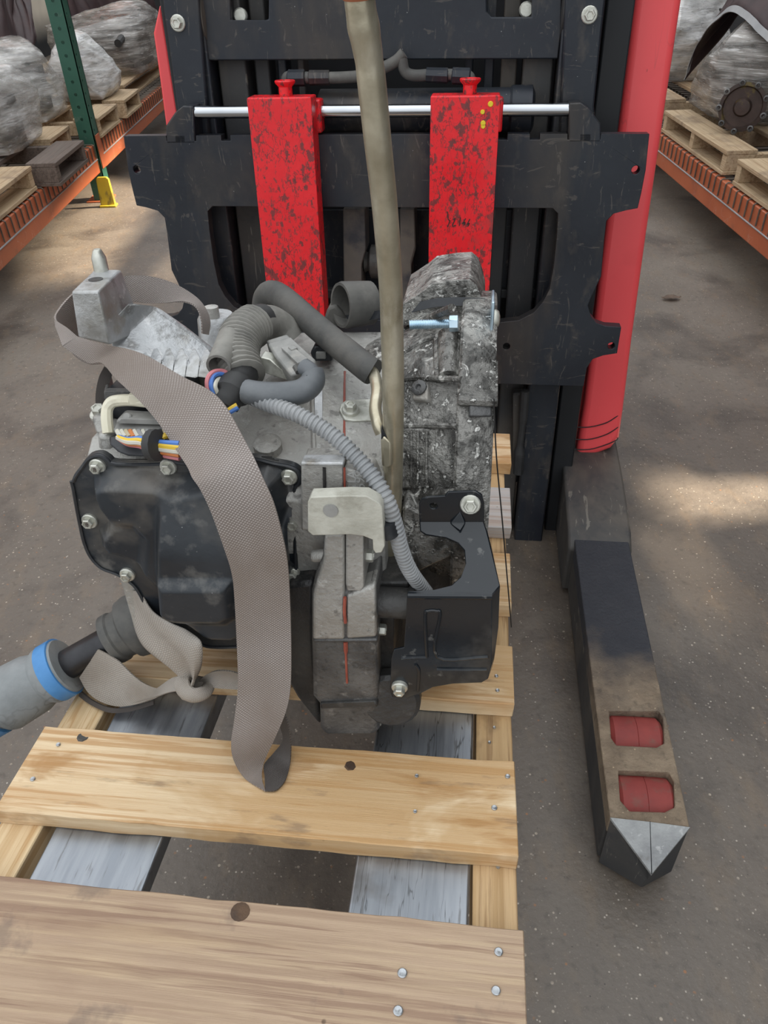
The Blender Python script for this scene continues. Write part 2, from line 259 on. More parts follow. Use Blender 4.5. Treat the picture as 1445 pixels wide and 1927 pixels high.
def corrug(path, r, pitch, amp, n=12):
    """corrugated tube: resample the path finely and ripple the radius"""
    L = [0]
    for a, b in zip(path, path[1:]): L.append(L[-1]+(b-a).length)
    out, rs = [], []; st = pitch/4; s = 0; i = 0
    while s < L[-1]:
        while i < len(L)-2 and L[i+1] < s: i += 1
        t = (s-L[i])/max(L[i+1]-L[i], 1e-9); out.append(path[i].lerp(path[i+1], t)); rs.append(r+amp*(1 if int(round(s/st)) % 4 < 2 else -1)); s += st
    return tube(out, rs, n)
def lathe(o, d, prof, n=20, ph=0):
    d = V(d).normalized(); u = d.orthogonal().normalized(); w = d.cross(u); vs = []; o = V(o)
    for t, r in prof: vs += [o+d*t+(u*cos(2*pi*j/n+ph)+w*sin(2*pi*j/n+ph))*max(r, 1e-5) for j in range(n)]
    k = len(prof)
    fs = [(i*n+j, i*n+(j+1) % n, (i+1)*n+(j+1) % n, (i+1)*n+j) for i in range(k-1) for j in range(n)]+[tuple(range(n-1, -1, -1)), tuple((k-1)*n+j for j in range(n))]
    return MB().add(vs, fs)
def loft(rings, caps=True):
    n = len(rings[0]); k = len(rings); vs = [p for r in rings for p in r]
    fs = [(i*n+j, i*n+(j+1) % n, (i+1)*n+(j+1) % n, (i+1)*n+j) for i in range(k-1) for j in range(n)]
    m = MB()
    if caps:
        t0 = tessellate_polygon([rings[0]]); t1 = tessellate_polygon([rings[-1]])
        fs += [tuple(t) for t in t0]+[tuple(i+(k-1)*n for i in t) for t in t1]
    return m.add(vs, fs)
def ribbon(L, R, th=.0014, nw=8, sub=6, bow=0):
    L, R = cr(L, sub), cr(R, sub); k = len(L); m = MB(); g = []; s = 0; uvs = []
    for i in range(k):
        if i: s += ((L[i]+R[i])/2-(L[i-1]+R[i-1])/2).length
        row = [L[i].lerp(R[i], j/nw) for j in range(nw+1)]; g.append(row); uvs.append([(j/nw*.05, s) for j in range(nw+1)])
    nor = []
    for i in range(k):
        row = []
        for j in range(nw+1):
            a = g[min(i+1, k-1)][j]-g[max(i-1, 0)][j]; b = g[i][min(j+1, nw)]-g[i][max(j-1, 0)]; row.append(a.cross(b).normalized())
        nor.append(row)
    W = nw+1
    top = [g[i][j]+nor[i][j]*(th/2+bow*sin(pi*j/nw)) for i in range(k) for j in range(W)]; bot = [g[i][j]+nor[i][j]*(-th/2+bow*sin(pi*j/nw)) for i in range(k) for j in range(W)]
    n = k*W; fs = []
    for i in range(k-1):
        for j in range(nw):
            q = (i*W+j, i*W+j+1, (i+1)*W+j+1, (i+1)*W+j); fs.append(q); fs.append(tuple(n+x for x in reversed(q)))
        for j in (0, nw): fs.append((i*W+j, (i+1)*W+j, n+(i+1)*W+j, n+i*W+j))
    for i in (0, k-1):
        for j in range(nw): fs.append((i*W+j, i*W+j+1, n+i*W+j+1, n+i*W+j))
    m.add(top+bot, fs); m.uv = [uvs[i][j] for i in range(k) for j in range(W)]*2; return m
BASE = {}
def thing(name, label, cat, base, frame='T', group=None):
    o = bpy.data.objects.new(name, None); COL.objects.link(o); o.empty_display_size = .05
    o['label'] = label; o['category'] = cat
    if group: o['group'] = group
    b = V(base)
    if frame == 'T': M4 = R3.to_4x4(); M4.translation = t2w(b); o.matrix_world = M4
    else: o.location = b
    BASE[o.name] = b; return o
def obj(name, mb, mat, parent=None, bev=0, seg=2, ang=35, base=None):
    b = BASE[parent.name] if parent else (V(base) if base is not None else V((0, 0, 0)))
    me = bpy.data.meshes.new(name); me.from_pydata([tuple(v-b) for v in mb.v], [], mb.f); me.validate()
    bm = bmesh.new(); bm.from_mesh(me); bmesh.ops.recalc_face_normals(bm, faces=bm.faces); bm.to_mesh(me); bm.free()
    if mb.uv and len(mb.uv) == len(me.vertices):
        uvl = me.uv_layers.new(name='UVMap')
        for lp in me.loops: uvl.data[lp.index].uv = mb.uv[lp.vertex_index]
    for p in me.polygons: p.use_smooth = True
    me.set_sharp_from_angle(angle=radians(ang))
    o = bpy.data.objects.new(name, me); COL.objects.link(o); me.materials.append(MATS[mat])
    if parent: o.parent = parent; BASE[o.name] = b
    elif base is not None: o.location = b
    if bev:
        md = o.modifiers.new('bevel', 'BEVEL'); md.width = bev; md.segments = seg; md.limit_method = 'ANGLE'; md.angle_limit = radians(40); md.use_clamp_overlap = True
    return o
def tag(o, label, cat, group=None):
    o['label'] = label; o['category'] = cat
    if group: o['group'] = group
    return o
def struct(o): o['kind'] = 'structure'; return o
def bolt(parent, pos, d, r=.0075, name='bolt', mat='bolt_steel', hex_h=.006, ph=.3):
    pos = V(pos); d = V(d).normalized(); r *= .66; hex_h *= .75
    m = lathe(pos, d, [(-.002, r*1.45), (.0012, r*1.45), (.0022, r*1.3)], 18)
    m.merge(lathe(pos+d*.0015, d, [(0, r), (hex_h*.85, r), (hex_h, r*.86), (hex_h, r*.62), (hex_h-.0012, r*.5), (hex_h-.0012, r*.05)], 6, ph))
    return obj(name, m, mat, parent, ang=30)
def inset(poly, d):
    """inset a 2-D polygon (list of (u, v)) towards its inside"""
    n = len(poly); area = sum(poly[i][0]*poly[(i+1) % n][1]-poly[(i+1) % n][0]*poly[i][1] for i in range(n)); s = 1 if area > 0 else -1; out = []
    for i in range(n):
        p0, p1, p2 = V(poly[i-1]), V(poly[i]), V(poly[(i+1) % n]); e1 = (p1-p0).normalized(); e2 = (p2-p1).normalized()
        nn = V((-(e1.y+e2.y), e1.x+e2.x))*s
        nn = nn.normalized() if nn.length > 1e-6 else V((-e1.y, e1.x))*s
        out.append(p1+nn*d)
    return out
def sdist(p, poly):
    """signed distance to a polygon, positive inside"""
    d = 1e9; ins = False; n = len(poly); x, y = p
    for i in range(n):
        x1, y1 = poly[i][0], poly[i][1]; x2, y2 = poly[(i+1) % n][0], poly[(i+1) % n][1]
        dx, dy = x2-x1, y2-y1; t = max(0, min(1, ((x-x1)*dx+(y-y1)*dy)/(dx*dx+dy*dy+1e-12))); d = min(d, hypot(x-x1-t*dx, y-y1-t*dy))
        if (y1 > y) != (y2 > y) and x < (x2-x1)*(y-y1)/(y2-y1)+x1: ins = not ins
    return d if ins else -d
def sm(x): x = max(0, min(1, x)); return x*x*(3-2*x)
def relief(bounds, nu, nv, fn, b_of):
    """height-field patch facing -b: fn(a, c) -> height or None"""
    a0, a1, c0, c1 = bounds; m = MB(); idx = {}; vs = []
    for i in range(nu+1):
        for j in range(nv+1):
            a, c = a0+(a1-a0)*i/nu, c0+(c1-c0)*j/nv; h = fn(a, c)
            if h is not None: idx[i, j] = len(vs); vs.append((a, b_of(a, c)-h, c))
    fs = [(idx[i, j], idx[i+1, j], idx[i+1, j+1], idx[i, j+1]) for i in range(nu) for j in range(nv) if all(k in idx for k in ((i, j), (i+1, j), (i+1, j+1), (i, j+1)))]
    return m.add(vs, fs)
def ac(px, py, b): p = P(px, py, b); return (p[0], p[2])
def copy_tree(o, parent=None):
    c = o.copy(); COL.objects.link(c); c.parent = parent
    for ch in list(o.children): copy_tree(ch, c)
    return c

# ================================================================== SETTING
m = MB(); gx = [-5+.5*i for i in range(21)]; gy = [-3+.5*i for i in range(31)]
m.add([(x, y, 0) for y in gy for x in gx], [(j*21+i, j*21+i+1, (j+1)*21+i+1, (j+1)*21+i) for j in range(30) for i in range(20)])
m.merge(box(-5, 5, -3, 12, -.1, -.004))
struct(obj('floor', m, 'concrete'))
struct(obj('wall_left', box(-3.5, -3.4, 2, 12, 0, 3.6), 'wall_dark'))
struct(obj('wall_back', box(-3.5, 3.4, 12, 12.1, 0, 3.6), 'wall_dark'))
# unseen sun-blocking wall on the right, its gaps added to shape floor patches
WX = 3.4
def wallpt(px, py):
    w = wz(px, py, 0); k = (WX-w.x)/SUN_DIR.x; return (w.y+SUN_DIR.y*k, SUN_DIR.z*k)
gaps = [[(1190, 872), (1300, 905), (1446, 905), (1600, 900), (1600, 965), (1446, 968), (1300, 985), (1225, 960)],
        [(1200, 985), (1255, 985), (1350, 1120), (1420, 1230), (1370, 1215), (1290, 1120)],
        [(150, 330), (330, 360), (340, 520), (250, 560), (130, 520), (60, 560), (60, 470)]]
rg = [[wallpt(*p) for p in g] for g in gaps]
struct(obj('sun_block_wall', plate([(-3, 0), (12, 0), (12, 5.2), (-3, 5.2)], rg, lambda u, v, w: V((w, u, v)), WX, WX+.04), 'wall_dark'))

# ================================================================== LIFT TRUCK
AC = -.1675                                   # centre line of the truck
truck = thing('pallet_stacker', 'red and black forklift stacker whose forks carry the pallet', 'forklift', w2t(AX*AC+DT*1.5+ZZ*0-V((0, 0, 0))))
def mir(pts): return [V((2*AC-p[0], p[1], p[2])) for p in pts]
def mirm(mb): m = MB(); m.v = mir(mb.v); m.f = [tuple(reversed(f)) for f in mb.f]; return m
def both(name, mb, mat, bev=0, **k):
    return obj(name, mb, mat, truck, bev, **k), obj(name, mirm(mb), mat, truck, bev, **k)
def pb(pts, b): return [ac(x, y, b) for x, y in pts]
# carriage plate: H shape, drawn on the right half and mirrored
B0 = 1.345
notch = [(955, 252), (955, 263), (938, 263), (938, 252)]
rh = [(1222, 252), (1215, 320), (1207, 362), (1200, 392), (1178, 396), (1155, 402), (1141, 416), (1137, 450), (1131, 520), (1112, 560), (1106, 575), (1112, 596), (1122, 608), (1139, 614), (1169, 616), (1161, 665), (1135, 669), (1115, 676), (1104, 693), (1098, 727)]
top = [(1131, 252), (1130, 263), (1112, 263), (1112, 252), (1091, 252), (1091, 263), (1068, 263), (1068, 252), (1016, 252), (1016, 263), (997, 263), (997, 252), (955, 252), (954, 263), (938, 263), (938, 252)]
rp = pb(rh, B0); tp = pb(top, B0)
half = list(reversed(tp))+rp
outl = half+[(2*AC-a, c) for a, c in reversed(half)]
hr = pb([(1040, 392), (1050, 402), (1048, 440), (1042, 500), (1034, 545), (1022, 568), (1005, 588), (976, 603), (940, 607)], B0)
hole = hr+[(2*AC-a, c) for a, c in reversed(hr)]
def circ(c, r, n=12): return [(c[0]+r*cos(2*pi*i/n), c[1]+r*sin(2*pi*i/n)) for i in range(n)]
hs = [circ(ac(1196, 320, B0), .0065), circ(ac(1150, 651, B0), .0065), circ(ac(953, 652, B0), .0065)]
hs += [[(2*AC-a, c) for a, c in h] for h in hs]
car = obj('carriage_plate', plate(outl, [hole]+hs, lambda u, v, w: V((u, w, v)), B0, B0+.022), 'black_steel', truck, .0012)
# forks: red shank, bare steel blade, knob on top
FORK = []
for x0, x1 in ((-.362, -.262), (-.080, .0235)):
    xb0, xb1 = (-.372, -.266) if x0 < -.2 else (-.083, .019)
    sh = obj('fork', prism([V((x0, 1.30, -.1225)), V((x1, 1.30, -.1225)), V((x1, 1.30, -.66)), V((x0, 1.30, -.66))], [V((x0, 1.343, -.1225)), V((x1, 1.343, -.1225)), V((x1, 1.343, -.66)), V((x0, 1.343, -.66))]), 'red_worn_paint', truck, .002)
    hk = obj('fork_hook', box(x0+.004, x1+.006, 1.343, 1.372, -.178, -.13), 'red_worn_paint', sh, .003)
    bl = obj('fork_blade', prism([V((xb0, .24, -.6485)), V((xb0, .24, -.664)), V((xb0, .9, -.686)), V((xb0, 1.343, -.69)), V((xb0, 1.343, -.6485))], [V((xb1, .24, -.6485)), V((xb1, .24, -.664)), V((xb1, .9, -.686)), V((xb1, 1.343, -.69)), V((xb1, 1.343, -.6485))]), 'bare_steel', sh, .002); bl['label'] = 'bare steel fork blade under the boards'
    k0 = V(((x0+x1)/2+.006, 1.325, -.1225))
    kn = obj('locking_knob', lathe(k0, (0, 0, 1), [(0, .0105), (.012, .0105), (.017, .0155), (.0195, .016), (.021, .015), (.021, .010), (.018, .009)], 20), 'red_worn_paint', sh)
    FORK.append(sh)
for (px, py, r) in ((923, 196, .0042), (908, 211, .0035), (909, 232, .004), (909, 238, .0035)):
    obj('paint_dab', lathe(P(px, py, 1.299), (0, 1, 0), [(-.0004, r*.8), (.0009, r)], 9), 'paint_yellow', FORK[1])
# scratched scribble on the right fork
SCR = [[(842, 398), (843, 412), (846, 416), (842, 427)], [(852, 413), (857, 411), (851, 425), (858, 424)], [(866, 409), (864, 425)], [(876, 411), (870, 421), (875, 418), (873, 424)], [(884, 412), (879, 422), (883, 420), (880, 426)]]
m = MB()
for s_ in SCR: m.merge(tube(cr([P(x, y, 1.2998) for x, y in s_], 4), .0009, 5))
obj('scratched_writing', m, 'mark_dark', FORK[1])
# cross shaft, its end brackets, side shift cylinder
pr = P(1078, 209, 1.355); cz = P(720, 209, 1.355)[2]
xr = pr[0]
obj('cross_shaft', lathe((2*AC-xr-.01, 1.357, cz), (1, 0, 0), [(0, .0095), (2*(xr-AC)+.02, .0095)], 20), 'chrome', truck)
both('shaft_bracket', pxprism([(1071, 194), (1092, 193), (1110, 206), (1130, 232), (1131, 268), (1069, 268)], 1.345, 1.385), 'black_steel', .002)
c1 = P(800, 208, 1.41)
obj('shift_cylinder', lathe((-.27, 1.405, c1[2]), (1, 0, 0), [(0, .026), (.004, .033), (.31, .033), (.314, .036), (.345, .036), (.35, .026)], 28), 'black_steel', truck)
# masts: inner rails, mid rails, outer channels
def rail(x0, x1, b0, b1, cb, mat, name='mast_rail'):
    a0 = P(x0, 0, b0)[0]; a1 = P(x1, 0, b0)[0]; return both(name, box(a0, a1, b0, b1, cb, .12), mat, .003)
cbot = P(1010, 1052, 1.40)[2]
rail(1062, 1139, 1.40, 1.47, cbot, 'black_steel')
obj('mast_rail', box(P(1143, 0, 1.44)[0], P(1196, 0, 1.44)[0], 1.44, 1.52, -1.0, .12), 'black_deep', truck, .003)
obj('mast_rail', box(P(299, 0, 1.44)[0], P(322, 0, 1.44)[0], 1.44, 1.52, -1.0, .12), 'black_deep', truck, .003)
rail(993, 1052, 1.43, 1.49, -1.0, 'black_steel_dusty', 'inner_rail')
rail(950, 981, 1.45, 1.50, -.62, 'black_steel_dusty', 'inner_rail')
rail(917, 936, 1.46, 1.50, -.62, 'black_steel', 'inner_rail')
rail(880, 895, 1.46, 1.50, -.62, 'black_steel', 'inner_rail')
# side plate with the big hex bolt and rounded lower corner
both('mast_side_plate', pxprism([(1066, -60), (1142, -60), (1139, 0), (1132, 60), (1118, 200), (1122, 252), (1052, 252), (1062, 30)], 1.388, 1.402), 'black_steel', .003)
for s in (0, 1):
    p = P(1109, 28, 1.387); p = p if s == 0 else mir([p])[0]
    bolt(truck, p, (0, -1, 0), .0125, 'mast_bolt', hex_h=.012)
# upper cross plate with two windows
b2 = 1.405
oc = pb([(378, -60), (1058, -60), (1056, 60), (1050, 111), (388, 114), (380, 60)], b2)
w1 = pb([(432, -50), (506, -50), (505, 36), (498, 38), (434, 38)], b2); w2 = pb([(915, -50), (1002, -50), (1000, 32), (925, 32), (916, 22)], b2)
obj('cross_plate', plate(oc, [w1, w2], lambda u, v, w: V((u, w, v)), b2, b2+.02), 'black_steel', truck, .002)
both('guide_roller', lathe(P(1052, 15, 1.44), (1, 0, 0), [(0, .03), (.003, .048), (.028, .048), (.031, .03)], 24), 'black_steel_dusty', .0)
both('roller_pin', lathe(P(990, 18, 1.428), (0, -1, 0), [(0, .011), (.006, .011), (.008, .009)], 16), 'bolt_steel')
# dark back panels, lugs and roller seen through the carriage window
obj('mast_back_panel', pxbox(402, 395, 1030, 545, 1.47, 1.475), 'black_steel', truck, .001)
obj('mast_lower_bar', pxbox(402, 545, 1060, 562, 1.455, 1.5), 'black_steel_dusty', truck, .002)
for x0, x1 in ((645, 686), (752, 780)):
    obj('chain_lug', pxprism([(x0, 392), (x1, 392), (x1+2, 470), (x1-6, 500), (x1-4, 600), (x0+2, 600)], 1.40, 1.455), 'lug_dusty', truck, .003)
obj('chain_roller', lathe(P(683, 492, 1.43), (1, 0, 0), [(0, .012), (.004, .02), (.01, .016), (.016, .03), (.05, .03), (.055, .016), (.07, .016)], 22), 'engine_dark', truck)
obj('hanging_bar', pxbox(965, 740, 985, 890, 1.40, 1.425), 'black_steel_dusty', truck, .004)
m = tube(cr([P(988, 735, 1.39), P(984, 790, 1.39), P(978, 840, 1.39), P(975, 890, 1.39)], 6), [.009]*7+[.007]*6+[.011]*6, 10)
obj('drain_hose', m, 'rubber_dark', truck)
both('tie_plate', pxbox(935, 735, 962, 900, 1.46, 1.48), 'black_deep')
# hydraulic hoses with fittings
for pts, nm in (([(541, 160), (540, 146), (556, 146), (640, 146), (690, 140), (740, 118), (760, 100)], 'hydraulic_hose'), ([(884, 160), (884, 146), (870, 142), (820, 140), (780, 142), (762, 134), (756, 110)], 'hydraulic_hose')):
    h = obj(nm, tube(cr([P(x, y, 1.38) for x, y in pts], 6), .0085, 12), 'rubber', truck)
    f0, f1 = (P(548, 147, 1.38), P(620, 146, 1.38)) if pts[0][0] < 700 else (P(878, 144, 1.38), P(802, 141, 1.38))
    d = f1-f0
    obj('hose_fitting', lathe(f0, d, [(-.006, .009), (-.004, .012), (.022, .012), (.024, .008), (.028, .008), (.03, .011), (d.length, .0105)], 8), 'black_steel', h)
# red body covers
cv = [(1194, -80), (1297, -80), (1284, 0), (1252, 210), (1217, 445), (1190, 640), (1173, 775), (1166, 826), (1150, 846), (1120, 858), (1083, 863), (1100, 760), (1141, 420), (1168, 214), (1192, 10)]
lcv = [P(x, y, 1.53) for x, y in ((300, 8), (288, 62), (299, 140), (313, 246), (318, 262), (350, 262), (336, 226), (326, 160))]
obj('body_cover', prism(lcv, [p+V((0, .2, 0)) for p in lcv]), 'red_plastic', truck, .004, 2)
q = [P(x, y, 1.49) for x, y in cv]
o = obj('body_cover', prism(q, [p+V((0, .7, 0)) for p in q]), 'red_plastic', truck, .013, 4)
for gy in ((803, 800, 780), (826, 822, 802), (845, 841, 824)):
    pts = [P(1084-(gy[0]-803)*.1, gy[0]+1, 1.4885), P(1110, gy[0]+.5, 1.4885), P(1140, gy[1]-4, 1.4885), P(1160, gy[2]+4, 1.4895), P(1167-(gy[0]-803)*.12, gy[2]-2, 1.497)]
    obj('cover_groove', tube(cr(pts, 5), .0011, 6), 'black_deep', o)
obj('body_panel', box(-.545, .3, 1.62, 1.66, -1.0, .15), 'black_deep', truck)
# outrigger leg with two load wheels, built upright on the floor
LA0, LA1 = .214, .317; LB = CAM.z
def g(a, y, z): return G(a, y, z-LB)
def gpoly(pts, z0, z1): return [g(a, y, z0) for a, y in pts], [g(a, y, z1) for a, y in pts]
def w2g(w): return (w.x*AX.x+w.y*AX.y, w.x*DT.x+w.y*DT.y)
outr = [(LA0, .592), (LA1, .588), (LA1, 1.18), (LA0, 1.18)]
wh = []
for c4 in ([(1146, 1337), (1240, 1337), (1248, 1352), (1250, 1398), (1235, 1406), (1160, 1402), (1150, 1388)], [(1163, 1449), (1258, 1452), (1268, 1470), (1270, 1518), (1250, 1528), (1185, 1526), (1167, 1505)]):
    wh.append([w2g(wz(x, y, .13)) for x, y in c4])
leg = obj('outrigger_leg', plate([(LA0, .60), (LA1, .598), (LA1, 1.22), (LA0, 1.22)], [], lambda u, v, w: g(u, v, w), .012, .095), 'black_steel_dusty', truck, .004)
obj('leg_top', plate([(LA0, .592), (LA1, .588), (LA1, 1.22), (LA0, 1.22)], wh, lambda u, v, w: g(u, v, w), .094, .13), 'leg_worn', leg, .003)
for w_ in wh:
    yc = sum(p[1] for p in w_)/len(w_); ac_ = (min(p[0] for p in w_)+max(p[0] for p in w_))/2
    o0, o1 = g(ac_-.041, yc+.004, .079), g(ac_+.041, yc+.004, .079)
    obj('load_wheel', lathe(o0, o1-o0, [(0, .035), (.002, .043), (.008, .048), (.041, .0485), (.0415, .0478), (.042, .0485), (.074, .048), (.08, .043), (.082, .035)], 32), 'red_urethane', leg)
# pointed nose
tipw = w2g(wz(1225, 1647, .075)); LAm = tipw[0]
N0 = [g(LA0, .592, .13), g(LA1, .588, .13), g(LAm, tipw[1], .078), g(LAm, tipw[1]+.006, .05), g(LA0, .592, .012), g(LA1, .588, .012), g(LAm, tipw[1]+.014, .012)]
mid = (N0[0]+N0[1])/2
ns = MB().add(N0+[mid], [(0, 3, 6, 4), (1, 5, 6, 3), (4, 6, 5), (0, 4, 5, 1), (0, 7, 2, 3), (7, 1, 3, 2)])
nose = obj('leg_nose', ns, 'black_steel_dusty', leg, .002)
up_ = V((0, -.0006, .0012)); fc = [N0[0]+up_, mid+up_+V((0, 0, .001)), N0[1]+up_, N0[2]+up_]
obj('nose_face', MB().add(fc+[p-V((0, 0, .004)) for p in fc], [(0, 1, 3), (1, 2, 3), (4, 7, 5), (5, 7, 6), (0, 3, 7, 4), (2, 6, 7, 3), (0, 4, 5, 1), (1, 5, 6, 2)]), 'nose_steel', nose)
sm_ = tube([mid+V((0, 0, .0022)), N0[2]+V((0, -.0006, .0014))], .0007, 5); obj('nose_seam', sm_, 'black_deep', nose)
# base casting under the cover
def side_prof(a0, a1, prof): return prism([g(a0, y, z) for y, z in prof], [g(a1, y, z) for y, z in prof])
prof = [(1.16, .012), (1.16, .12), (1.185, .135), (1.25, .15), (1.36, .165), (1.46, .172), (1.8, .172), (1.8, .012)]
obj('leg_base', side_prof(LA0-.012, LA1+.006, prof), 'black_steel_dusty', truck, .012, 3)

# ================================================================== PALLET
DB = -.648; TOPC = -.628                     # underside and top of the deck boards (resting on the forks)
pal = thing('wooden_pallet', 'small pale pine pallet on the forks with a wide brown end board', 'pallet', (AC, .75, -.738))
def plank(a0, a1, b0, b1, c0, c1, seed, jag=.0015, skew=0, along='a', n=26):
    m = MB(); vs = []
    for i in range(n+1):
        t = i/n
        if along == 'a':
            x = a0+(a1-a0)*t; s = seed*17.3
            j = lambda k: jag*noise.noise(V((x*26, s+k*5.1, 0)))+jag*.6*noise.noise(V((x*90, s+k*3.3, 4)))
            q = [(x, b0+j(0)+skew*(t-.5), c0), (x, b1+j(1)+skew*(t-.5), c0), (x, b1+j(2)+skew*(t-.5), c1+j(5)*.4), (x, b0+j(3)+skew*(t-.5), c1+j(6)*.4)]
            if i in (0, n): q = [(v[0]+.0025*noise.noise(V((k*3.1, s, i))), v[1], v[2]) for k, v in enumerate(q)]
        else:
            y = b0+(b1-b0)*t; s = seed*11.1
            j = lambda k: jag*noise.noise(V((y*26, s+k*5.1, 0)))
            q = [(a0+j(0), y, c0), (a1+j(1), y, c0), (a1+j(2), y, c1), (a0+j(3), y, c1)]
        vs += q
    fs = [(i*4+k, i*4+(k+1) % 4, (i+1)*4+(k+1) % 4, (i+1)*4+k) for i in range(n) for k in range(4)]+[(3, 2, 1, 0), tuple(n*4+k for k in range(4))]
    return m.add(vs, fs)
boards = [(-.452, .0625, .185, .3385, 'brown_board', .0), (-.4275, .0605, .4015, .5025, 'pine', .002), (-.43, .062, .578, .668, 'pine', .0), (-.43, .064, .739, .848, 'pine', .0), (-.43, .067, .908, 1.016, 'grey_board', .0), (-.43, .071, 1.089, 1.193, 'pine', .0)]
BO = []
for i, (a0, a1, b0, b1, mt, sk) in enumerate(boards):
    o = obj('deck_board', plank(a0, a1, b0, b1, DB, TOPC, i+1, skew=sk), mt, pal, .001, 1); BO.append(o)
BO[0]['label'] = 'wide brown end board with a dark knot'; BO[4]['label'] = 'weathered grey deck board'
for a0, a1, sd_, mt in ((-.4265, -.385, 21, 'pine_stringer'), (.0225, .0605, 22, 'stringer_stained')):
    obj('stringer', plank(a0, a1, .19, 1.19, -.738, DB, sd_, along='b', n=14), mt, pal, .001, 1)
for i, (px, py, r) in enumerate([(757, 1832, .0062), (749, 1903, .0062), (938, 1792, .0056), (933, 1865, .0058), (930, 1521, .0045), (955, 1462, .004), (784, 1461, .0032), (62, 1467, .0042), (110, 1402, .0038), (781, 1528, .003), (936, 1300, .0035), (934, 1273, .0035), (930, 1370, .0028), (921, 1398, .0028), (937, 1632, .003)]):
    on_str = py in (1370, 1398, 1632); c = DB if on_str else TOPC; q = PC(px, py, c)
    par = BO[0] if py > 1700 else (BO[2] if py in (1300, 1273) else BO[1])
    r *= .62
    obj('nail', lathe(q, (0, 0, 1), [(-.003, r*.5), (-.0005, r*.9), (.0012, r), (.0018, r*.8), (.0014, r*.2)], 12), 'nail_steel', par if not on_str else pal)
q = PC(452, 1716, TOPC); obj('knot', lathe(q, (0, 0, 1), [(-.003, .009), (.0006, .008), (.0009, .005), (.0007, .001)], 14), 'knot', BO[0])
q = PC(157, 1386, TOPC); obj('resin_scar', lathe(q, (.1, .3, 1), [(-.003, .007), (.0006, .006), (.0002, .003)], 9), 'rubber', BO[1])
q = PC(660, 1441, TOPC); obj('bark_chip', lathe(q, (.2, .1, 1), [(-.003, .007), (.0008, .0055), (.0012, .002)], 7), 'knot', BO[1])

# ================================================================== TRANSMISSION
from mathutils.bvhtree import BVHTree
tr = thing('gearbox', 'used grey aluminium car transmission with a black oil pan strapped on the pallet', 'transmission', (-.15, .65, TOPC))
def ring(a, pts): return [V((a, b, c)) for b, c in pts]
case = loft([ring(-.335, [(.562, -.54), (.556, -.335), (.575, -.322), (.62, -.322), (.68, -.325), (.76, -.34), (.80, -.39), (.80, -.585)]),
             ring(-.24, [(.562, -.545), (.545, -.345), (.56, -.33), (.62, -.316), (.68, -.306), (.78, -.30), (.86, -.36), (.86, -.6275)]),
             ring(-.17, [(.562, -.55), (.538, -.355), (.552, -.337), (.615, -.318), (.68, -.304), (.78, -.297), (.86, -.36), (.86, -.6275)]),
             ring(-.095, [(.562, -.60), (.540, -.36), (.556, -.34), (.62, -.32), (.69, -.304), (.78, -.295), (.87, -.35), (.87, -.6275)]),
             ring(-.071, [(.60, -.60), (.552, -.37), (.568, -.345), (.63, -.322), (.70, -.304), (.78, -.295), (.87, -.35), (.87, -.6275)])])
obj('main_case', case, 'cast_alu', tr, .006, 2, 50)
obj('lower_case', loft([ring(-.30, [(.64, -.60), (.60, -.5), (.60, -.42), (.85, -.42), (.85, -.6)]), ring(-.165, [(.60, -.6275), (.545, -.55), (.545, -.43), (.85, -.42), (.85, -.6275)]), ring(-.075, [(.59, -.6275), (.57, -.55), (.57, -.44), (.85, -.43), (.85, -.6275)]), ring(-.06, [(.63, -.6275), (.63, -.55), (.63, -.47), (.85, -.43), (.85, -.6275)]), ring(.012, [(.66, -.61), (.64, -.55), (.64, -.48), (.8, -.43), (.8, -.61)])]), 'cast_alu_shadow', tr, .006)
# bell housing, turned about the crank axis, with its flange
BB, BC = .752, -.418
def bell(prof, n=56): return lathe((0, BB, BC), (1, 0, 0), prof, n)
bm_ = bell([(-.13, .07), (-.115, .118), (-.08, .128), (-.05, .142), (-.03, .150), (-.012, .153), (.0, .154), (.0, .142), (-.045, .128), (-.05, .04), (-.035, .035), (-.034, .004)])
obj('bell_housing', bm_, 'cast_alu_oily', tr, 0, 2, 60)
fl = bell([(-.012, .150), (-.0115, .168), (-.009, .170), (.019, .170), (.022, .168), (.022, .146), (-.012, .143)])
fl.f = fl.f[:-2]
obj('bell_flange', fl, 'cast_alu_oily', tr)
def tree(*ms):
    v, f = [], []
    for mm in ms: n = len(v); v += mm.v; f += [tuple(i+n for i in q) for q in mm.f]
    return BVHTree.FromPolygons(v, f)
SURF = tree(case, bm_, fl)
def hit(px, py, off=0):
    d = T(ray(px, py)).normalized(); loc, nor, _, _ = SURF.ray_cast(V((0, 0, 0)), d)
    if loc is None: return P(px, py, .65), V((0, -1, 0))
    if nor.dot(d) > 0: nor = -nor
    return loc+nor*off, nor
def drape(pts, r, n=8, sub=6, off=None):
    return tube(cr([hit(x, y, r*.3 if off is None else off)[0] for x, y in pts], sub), r, n)
def onplate(pts, h, sink=.004):
    """plate whose outline is laid on the casing surface, h thick"""
    hs_ = [hit(x, y) for x, y in pts]; nn = V((0, 0, 0))
    for _, n_ in hs_: nn += n_
    nn.normalize(); c = sum((p for p, _ in hs_), V((0, 0, 0)))/len(hs_)
    fr = []
    for (x, y) in pts:
        d = T(ray(x, y)); k = c.dot(nn)/d.dot(nn); fr.append(d*k)
    return prism([p+nn*h for p in fr], [p-nn*sink for p in fr]), c, nn
